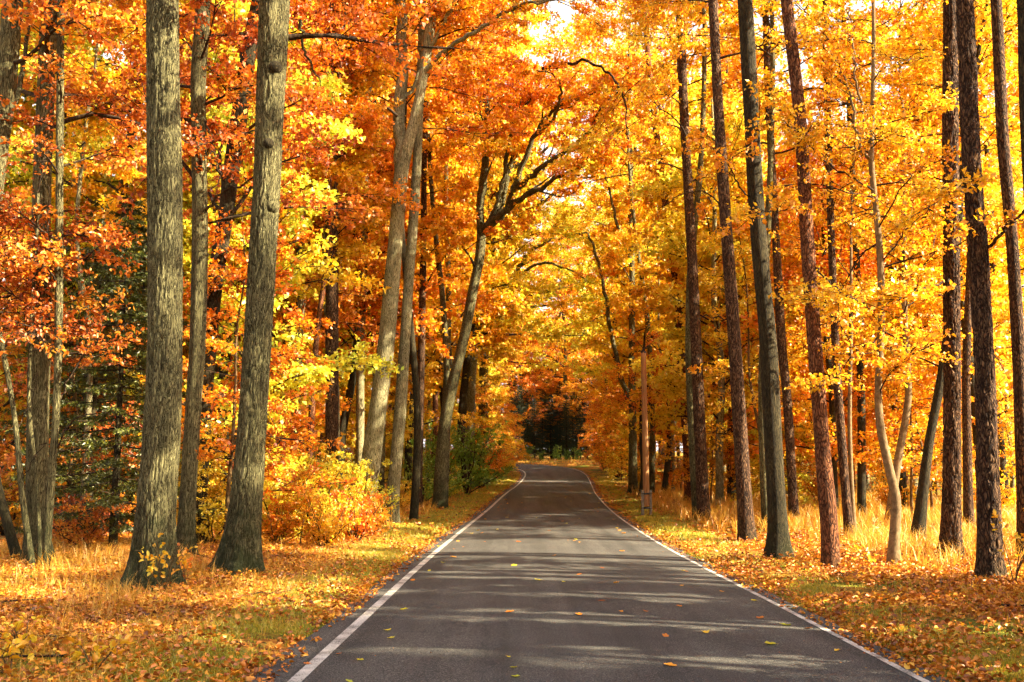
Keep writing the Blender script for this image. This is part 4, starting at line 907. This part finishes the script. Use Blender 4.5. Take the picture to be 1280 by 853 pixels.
# ------------------------------------------------------------------ small plants near the camera
def small_plant(name, label, px, py, H, leafm, seed, stems=3, n=16, leaf=.075, spreadx=.5, group=None):
    rng = np.random.default_rng(seed); D = hit(px, py); b, t = pw(px, py, D); b[2] = ground_z(b[0], b[1])[0]
    root = tag(empty(name, b), label, 'plant', group); mb = MB()
    for s in range(stems):
        a = rng.uniform(0, 6.28); P = np.array([(math.cos(a) * spreadx * H * f ** 1.4, math.sin(a) * spreadx * H * f ** 1.4, -.05 + H * rng.uniform(.8, 1.05) * f) for f in np.linspace(0, 1, 6)])
        P = catmull(P, 12); sm = MB(); tube(sm, P, np.linspace(.009, .003, 12), 5, 0); sm.build('stem', TANTWIG, root, smooth=True)
        p, d, l = subs_along(P, rng, 6, .10, .24, t0=.2, elev=.3); sticks(mb, p, p + d * l[:, None], np.full(6, .0025), np.full(6, .0012), 0)
        k = n; ii = rng.integers(0, 6, k); tt = rng.uniform(.3, 1.05, k)[:, None]; LP = p[ii] + d[ii] * l[ii][:, None] * tt
        leaves(mb, LP, d[ii] + rng.normal(0, .5, (k, 3)) + [0, 0, -.2], rng.normal(0, .7, (k, 3)) + [0, -.3, 1.0], leaf * rng.uniform(.8, 1.3, k), leaf * .68 * rng.uniform(.9, 1.1, k), rng, 1, True)
    mb.build('foliage', [TANTWIG, leafm], root)
small_plant('seedling', 'small yellow leaved seedling in front of the nearest oak foot', 203, 745, .80, AMBER, 201, 5, 16, .07)
small_plant('seedling', 'reddish seedling at the right of the nearest oak foot', 232, 728, .55, ORANGE, 202, 4, 18, .065)
small_plant('seedling', 'broad yellow seedling low at the left edge', 28, 822, .36, GOLD, 203, 6, 14, .06, .9)
small_plant('seedling', 'tiny yellow sprig at the bottom left corner', 12, 850, .30, GOLD, 204, 4, 14, .08, .9)
small_plant('seedling', 'low yellow sprig in the shade patch left', 118, 842, .30, GOLD, 205, 3, 12, .075, .8)
small_plant('seedling', 'yellow green sapling in front of the thick dark pine', 1268, 735, 1.35, GOLD, 206, 6, 20, .075, .45)
small_plant('seedling', 'little gold seedling beside the wavy beech foot', 1096, 712, .38, GOLD, 207, 4, 14, .08, .8)

# ------------------------------------------------------------------ grass, litter (uncountable)
def scatter(n, rng, y0, y1, side, d0, d1, pw_=1.0):
    out = []
    got = 0
    while got < n:
        m = n * 3
        y = y0 + (y1 - y0) * rng.random(m) ** pw_
        d = d0 + (d1 - d0) * rng.random(m)
        cx = np.interp(y, CL[:14, 1], CL[:14, 0]); x = cx + (d if side > 0 else -d)
        k = np.abs(x) < y * .56 + .6
        out.append(np.stack([x[k], y[k]], 1)); got += k.sum()
    return np.vstack(out)[:n]
def litter(name, seed, specs):
    rng = np.random.default_rng(seed); mb = MB()
    for (n, y0, y1, side, d0, d1, pw_, size) in specs:
        xy = scatter(n, rng, y0, y1, side, d0, d1, pw_); d = road_d(xy[:, 0], xy[:, 1])
        nz = vnoise(np.stack([xy[:, 0] * .9, xy[:, 1] * .9, xy[:, 0] * 0], 1), 31)
        keep = rng.random(n) < .55 + .5 * nz + .3 * (d > 5) - .38 * ((d > 3.15) & (d < 4.3))
        xy = xy[keep]; m = len(xy); z = ground_z(xy[:, 0], xy[:, 1], d[keep])
        z = np.where(d[keep] < 2.9, base_z(xy[:, 1]) + .012, z + .11 * rng.random(m) ** 1.6)
        a = rng.uniform(0, 6.28, m); ax = np.stack([np.cos(a), np.sin(a), rng.normal(0, .3, m)], 1)
        no = rng.normal(0, .75, (m, 3)) + [0, 0, 1]
        sz = size * rng.uniform(.6, 1.3, m); leaves(mb, np.column_stack([xy, z]), ax, no, sz, sz * rng.uniform(.5, .85, m), rng, 0, True)
    return tag(mb.build(name, DEAD), kind='stuff')
litter('fallen_leaves', 300, [(60000, 6.5, 26, -1, 2.95, 13, 1.25, .058), (66000, 6.5, 26, 1, 2.95, 14, 1.25, .062), (9000, 26, 70, -1, 2.9, 12, 1.2, .11), (12000, 26, 70, 1, 2.9, 14, 1.2, .11),
                              (5500, 6.5, 90, -1, 2.78, 3.2, 1.5, .055), (9000, 6.5, 90, 1, 2.62, 3.3, 1.5, .055), (350, 6.5, 60, 1, -2.5, 2.6, 1.5, .03)])
GRASSG = leaf_mat('green_grass', [(0, (.08, .12, .008)), (.35, (.24, .27, .014)), (.7, (.46, .42, .02)), (1, (.66, .52, .04))], trans=.35, noise_scale=.7, clump=.5)
def grass(name, seed, specs, mt):
    rng = np.random.default_rng(seed); mb = MB()
    for (n, y0, y1, side, d0, d1, pw_, h, w, per, thr) in specs:
        xy = scatter(n, rng, y0, y1, side, d0, d1, pw_)
        nz = fbm(np.stack([xy[:, 0] * .8, xy[:, 1] * .8, xy[:, 0] * 0 + 3], 1), 2, 37)
        xy = xy[nz > thr + rng.normal(0, .25, n)]
        xy = np.repeat(xy, per, 0) + rng.normal(0, .035, (len(xy) * per, 2)); m = len(xy)
        z = ground_z(xy[:, 0], xy[:, 1]) - .01
        hh = h * rng.uniform(.4, 1.3, m)[:, None]; ww = w * rng.uniform(.6, 1.3, m)[:, None]
        B = np.column_stack([xy, z]); a = rng.uniform(0, 6.28, m); side_ = np.stack([np.cos(a), np.sin(a), a * 0], 1)
        le = rng.normal(0, .42, (m, 3)); le[:, 2] = 0
        M = B + np.array([0, 0, .6]) * hh + le * hh * .35; T = B + np.array([0, 0, .9]) * hh + le * hh * 1.0
        V = np.stack([B - side_ * ww, B + side_ * ww, M + side_ * ww * .7, M - side_ * ww * .7, T], 1).reshape(-1, 3)
        b = np.arange(m)[:, None] * 5
        mb.add(V, b + np.array([[0, 1, 2, 3]]), b + np.array([[3, 2, 4]]), 0, np.repeat(rng.random(m), 5))
    return tag(mb.build(name, mt), kind='stuff')
grass('grass', 309, [(6500, 6.5, 26, -1, 3.05, 4.4, 1.3, .055, .0045, 9, -.55), (4500, 6.5, 26, 1, 2.95, 4.2, 1.3, .05, .004, 7, -.1), (4500, 26, 80, -1, 3.0, 4.8, 1.1, .08, .009, 6, -.7), (3000, 26, 80, 1, 3.0, 4.3, 1.1, .08, .009, 6, -.5)], GRASSG)
grass('grass', 310, [(9500, 6.5, 30, -1, 3.05, 5.4, 1.3, .075, .004, 7, -.45), (9000, 6.5, 30, 1, 2.95, 6.5, 1.3, .07, .004, 7, -.15), (5000, 30, 90, -1, 3.0, 5.5, 1.2, .10, .010, 5, -.4), (4000, 30, 90, 1, 3.0, 5.5, 1.2, .10, .010, 5, -.2),
                     (2500, 8, 30, -1, 5, 12, 1.2, .14, .004, 6, .2)], GRASSM)
grass('dry_grass', 311, [(2400, 9, 26, -1, 5.4, 13, .9, .34, .0035, 6, .15), (7000, 6.5, 24, -1, 4.0, 13, 1.2, .15, .003, 6, -.5), (3500, 6.5, 22, 1, 5.0, 13, 1.2, .13, .003, 5, -.2), (2600, 17, 34, 1, 6.0, 16, 1.0, .42, .0055, 7, -.35), (4200, 28, 62, 1, 4.6, 18, 1.1, .5, .010, 6, -.5), (2600, 26, 60, -1, 4.6, 12, 1.1, .35, .009, 5, -.2), (700, 103, 125, -1, -8, 14, 1, .28, .02, 5, -.5)], DRY)

# single leaves lying on the asphalt
def road_leaves():
    rng = np.random.default_rng(320); src = []
    for k in range(6):
        mb = MB(); n = 7
        # lobed outline, curled
        th = np.linspace(0, 2 * math.pi, 14, endpoint=False); rr = .5 + .28 * np.abs(np.cos(th * 2.5)) * (1 if k % 2 else .35)
        sx_ = .72; v = np.stack([np.cos(th) * rr, np.sin(th) * rr * sx_, .16 * (np.cos(th) * rr) ** 2 + .22 * (np.sin(th) * rr) ** 2 * (1 + .5 * k % 2)], 1) * .085
        v = np.vstack([v, [0, 0, 0]]); t = [(i, (i + 1) % 14, 14) for i in range(14)]
        mb.add(v, None, t, 0, np.full(15, [.35, .55, .8, .95, .7, 1.0][k]))
        mb.add(*[np.array([(-.03, 0, .004), (-.07, .004, .008), (-.07, .007, .008), (-.03, .003, .004)]), [(0, 1, 2, 3)]])
        src.append(mb.build('fallen_leaf', YELLOW if k in (2, 5) else DEAD))
    first = set(); n = 0
    for i in range(110):
        y = 7.6 + 45 * rng.random() ** 1.5; cx = np.interp(y, RCX[:, 0], RCX[:, 1]); off = rng.uniform(-2.5, 2.6)
        if rng.random() < .35: off = np.sign(off) * rng.uniform(1.9, 2.7)
        o = src[i % 6]
        if o.name in first: o = o.copy(); COL.objects.link(o)
        first.add(src[i % 6].name)
        o.location = (cx + off, y, base_z(y) + .035 * (1 - (off / 2.9) ** 2) + .004); o.rotation_euler = (rng.normal(0, .1), rng.normal(0, .1), rng.uniform(0, 6.28)); s = rng.uniform(.6, 1.25); o.scale = (s, s, s)
        tag(o, 'small fallen autumn leaf lying alone on the dark asphalt', 'leaf', 'loose leaves on the road')
road_leaves()

def sticks_on_ground():
    rng = np.random.default_rng(330)
    src = []
    for k in range(3):
        mb = MB(); L = [.9, 1.4, .7][k]; P = catmull(np.array([(0, 0, 0), (L * .35, .05, .03), (L * .7, -.04, .02), (L, .06, .05)]), 12)
        tube(mb, P, np.linspace(.014, .004, 12), 6, 0)
        for t in (3, 6, 8):
            d = np.array([.16, .13 * (-1) ** t, .05]); tube(mb, np.array([P[t], P[t] + d * .6, P[t] + d * 1.3]), [.005, .004, .002], 5, 0)
        src.append(mb.build('fallen_branch', TANTWIG if k != 1 else TWIG))
    spots = [(-4.6, 10.2), (-6.3, 12.0), (-3.6, 13.5), (-8.2, 13.4), (5.9, 12.5), (7.4, 14.6), (5.2, 16.5), (-5.2, 18.2), (8.6, 18.5), (6.6, 20.5), (-3.9, 9.0), (9.4, 16.4)]
    for i, (x, y) in enumerate(spots):
        o = src[i % 3]
        if i > 2: o = o.copy(); COL.objects.link(o)
        o.location = (x, y, ground_z(x, y)[0] + .05); o.rotation_euler = (rng.normal(0, .06), rng.normal(-.03, .05), rng.uniform(0, 6.28))
        tag(o, 'thin dead branch lying among the fallen leaves beside the road', 'branch', 'dead branches on the verges')
sticks_on_ground()

# ------------------------------------------------------------------ light, sky, camera
SUN_EL, SUN_AZ = 34.0, 105.0     # azimuth clockwise from the view direction
w = bpy.data.worlds.new('World'); S.world = w; w.use_nodes = True; nt = w.node_tree; nt.nodes.clear()
sky = nt.nodes.new('ShaderNodeTexSky'); sky.sky_type = 'NISHITA'; sky.sun_disc = False; sky.sun_elevation = R(SUN_EL); sky.sun_rotation = R(SUN_AZ)
sky.air_density = 1.0; sky.dust_density = 8.0; sky.ozone_density = 1.0
bg = nt.nodes.new('ShaderNodeBackground'); bg.inputs[1].default_value = .1; ow = nt.nodes.new('ShaderNodeOutputWorld')
tcw = nt.nodes.new('ShaderNodeTexCoord'); sxw = nt.nodes.new('ShaderNodeSeparateXYZ'); nt.links.new(tcw.outputs['Generated'], sxw.inputs[0])
hzr = ramp(nt, [(0, (1, 1, 1)), (.42, (.9, .9, .9)), (.62, (0, 0, 0))]); nt.links.new(sxw.outputs['Z'], hzr.inputs[0])   # pale cloud bank low over the trees
cln = nd(nt, 'ShaderNodeTexNoise', Scale=3.0, Detail=4.0); nt.links.new(tcw.outputs['Generated'], cln.inputs['Vector'])
clr = ramp(nt, [(.3, (2.9, 2.75, 2.7)), (.7, (3.8, 3.55, 3.3))]); nt.links.new(cln.outputs['Fac'], clr.inputs[0])
skc = mixc(nt, hzr.outputs['Color'], sky.outputs[0], clr.outputs['Color'])
nt.links.new(skc, bg.inputs[0]); nt.links.new(bg.outputs[0], ow.inputs[0])
L = bpy.data.lights.new('sun', 'SUN'); L.energy = 5.0; L.angle = R(.5); L.color = (1, .87, .62)
lo = bpy.data.objects.new('sun', L); COL.objects.link(lo)
from mathutils import Vector
e, a = R(SUN_EL), R(SUN_AZ); to = Vector((math.cos(e) * math.sin(a), math.cos(e) * math.cos(a), math.sin(e)))
lo.rotation_euler = to.to_track_quat('Z', 'Y').to_euler(); lo.location = to * 60
cam = bpy.data.cameras.new('camera'); cam.sensor_width = 36; cam.lens = 36 * F / 1280; cam.clip_end = 2000; cam.clip_start = .1
co = bpy.data.objects.new('camera', cam); COL.objects.link(co); co.location = (0, 0, CAMZ); co.rotation_euler = (math.pi / 2 + PITCH, 0, 0); S.camera = co
S.view_settings.view_transform = 'Standard'; S.view_settings.look = 'None'; S.view_settings.gamma = 1; S.view_settings.exposure = 2.4
S.view_settings.use_curve_mapping = False
cy = S.cycles; cy.max_bounces = 4; cy.diffuse_bounces = 3; cy.transmission_bounces = 3; cy.glossy_bounces = 2; cy.transparent_max_bounces = 4
cy.use_denoising = True; cy.denoiser = 'OPENIMAGEDENOISE'; cy.use_adaptive_sampling = True; cy.adaptive_threshold = .05
cy.sample_clamp_indirect = 6; cy.caustics_reflective = False; cy.caustics_refractive = False
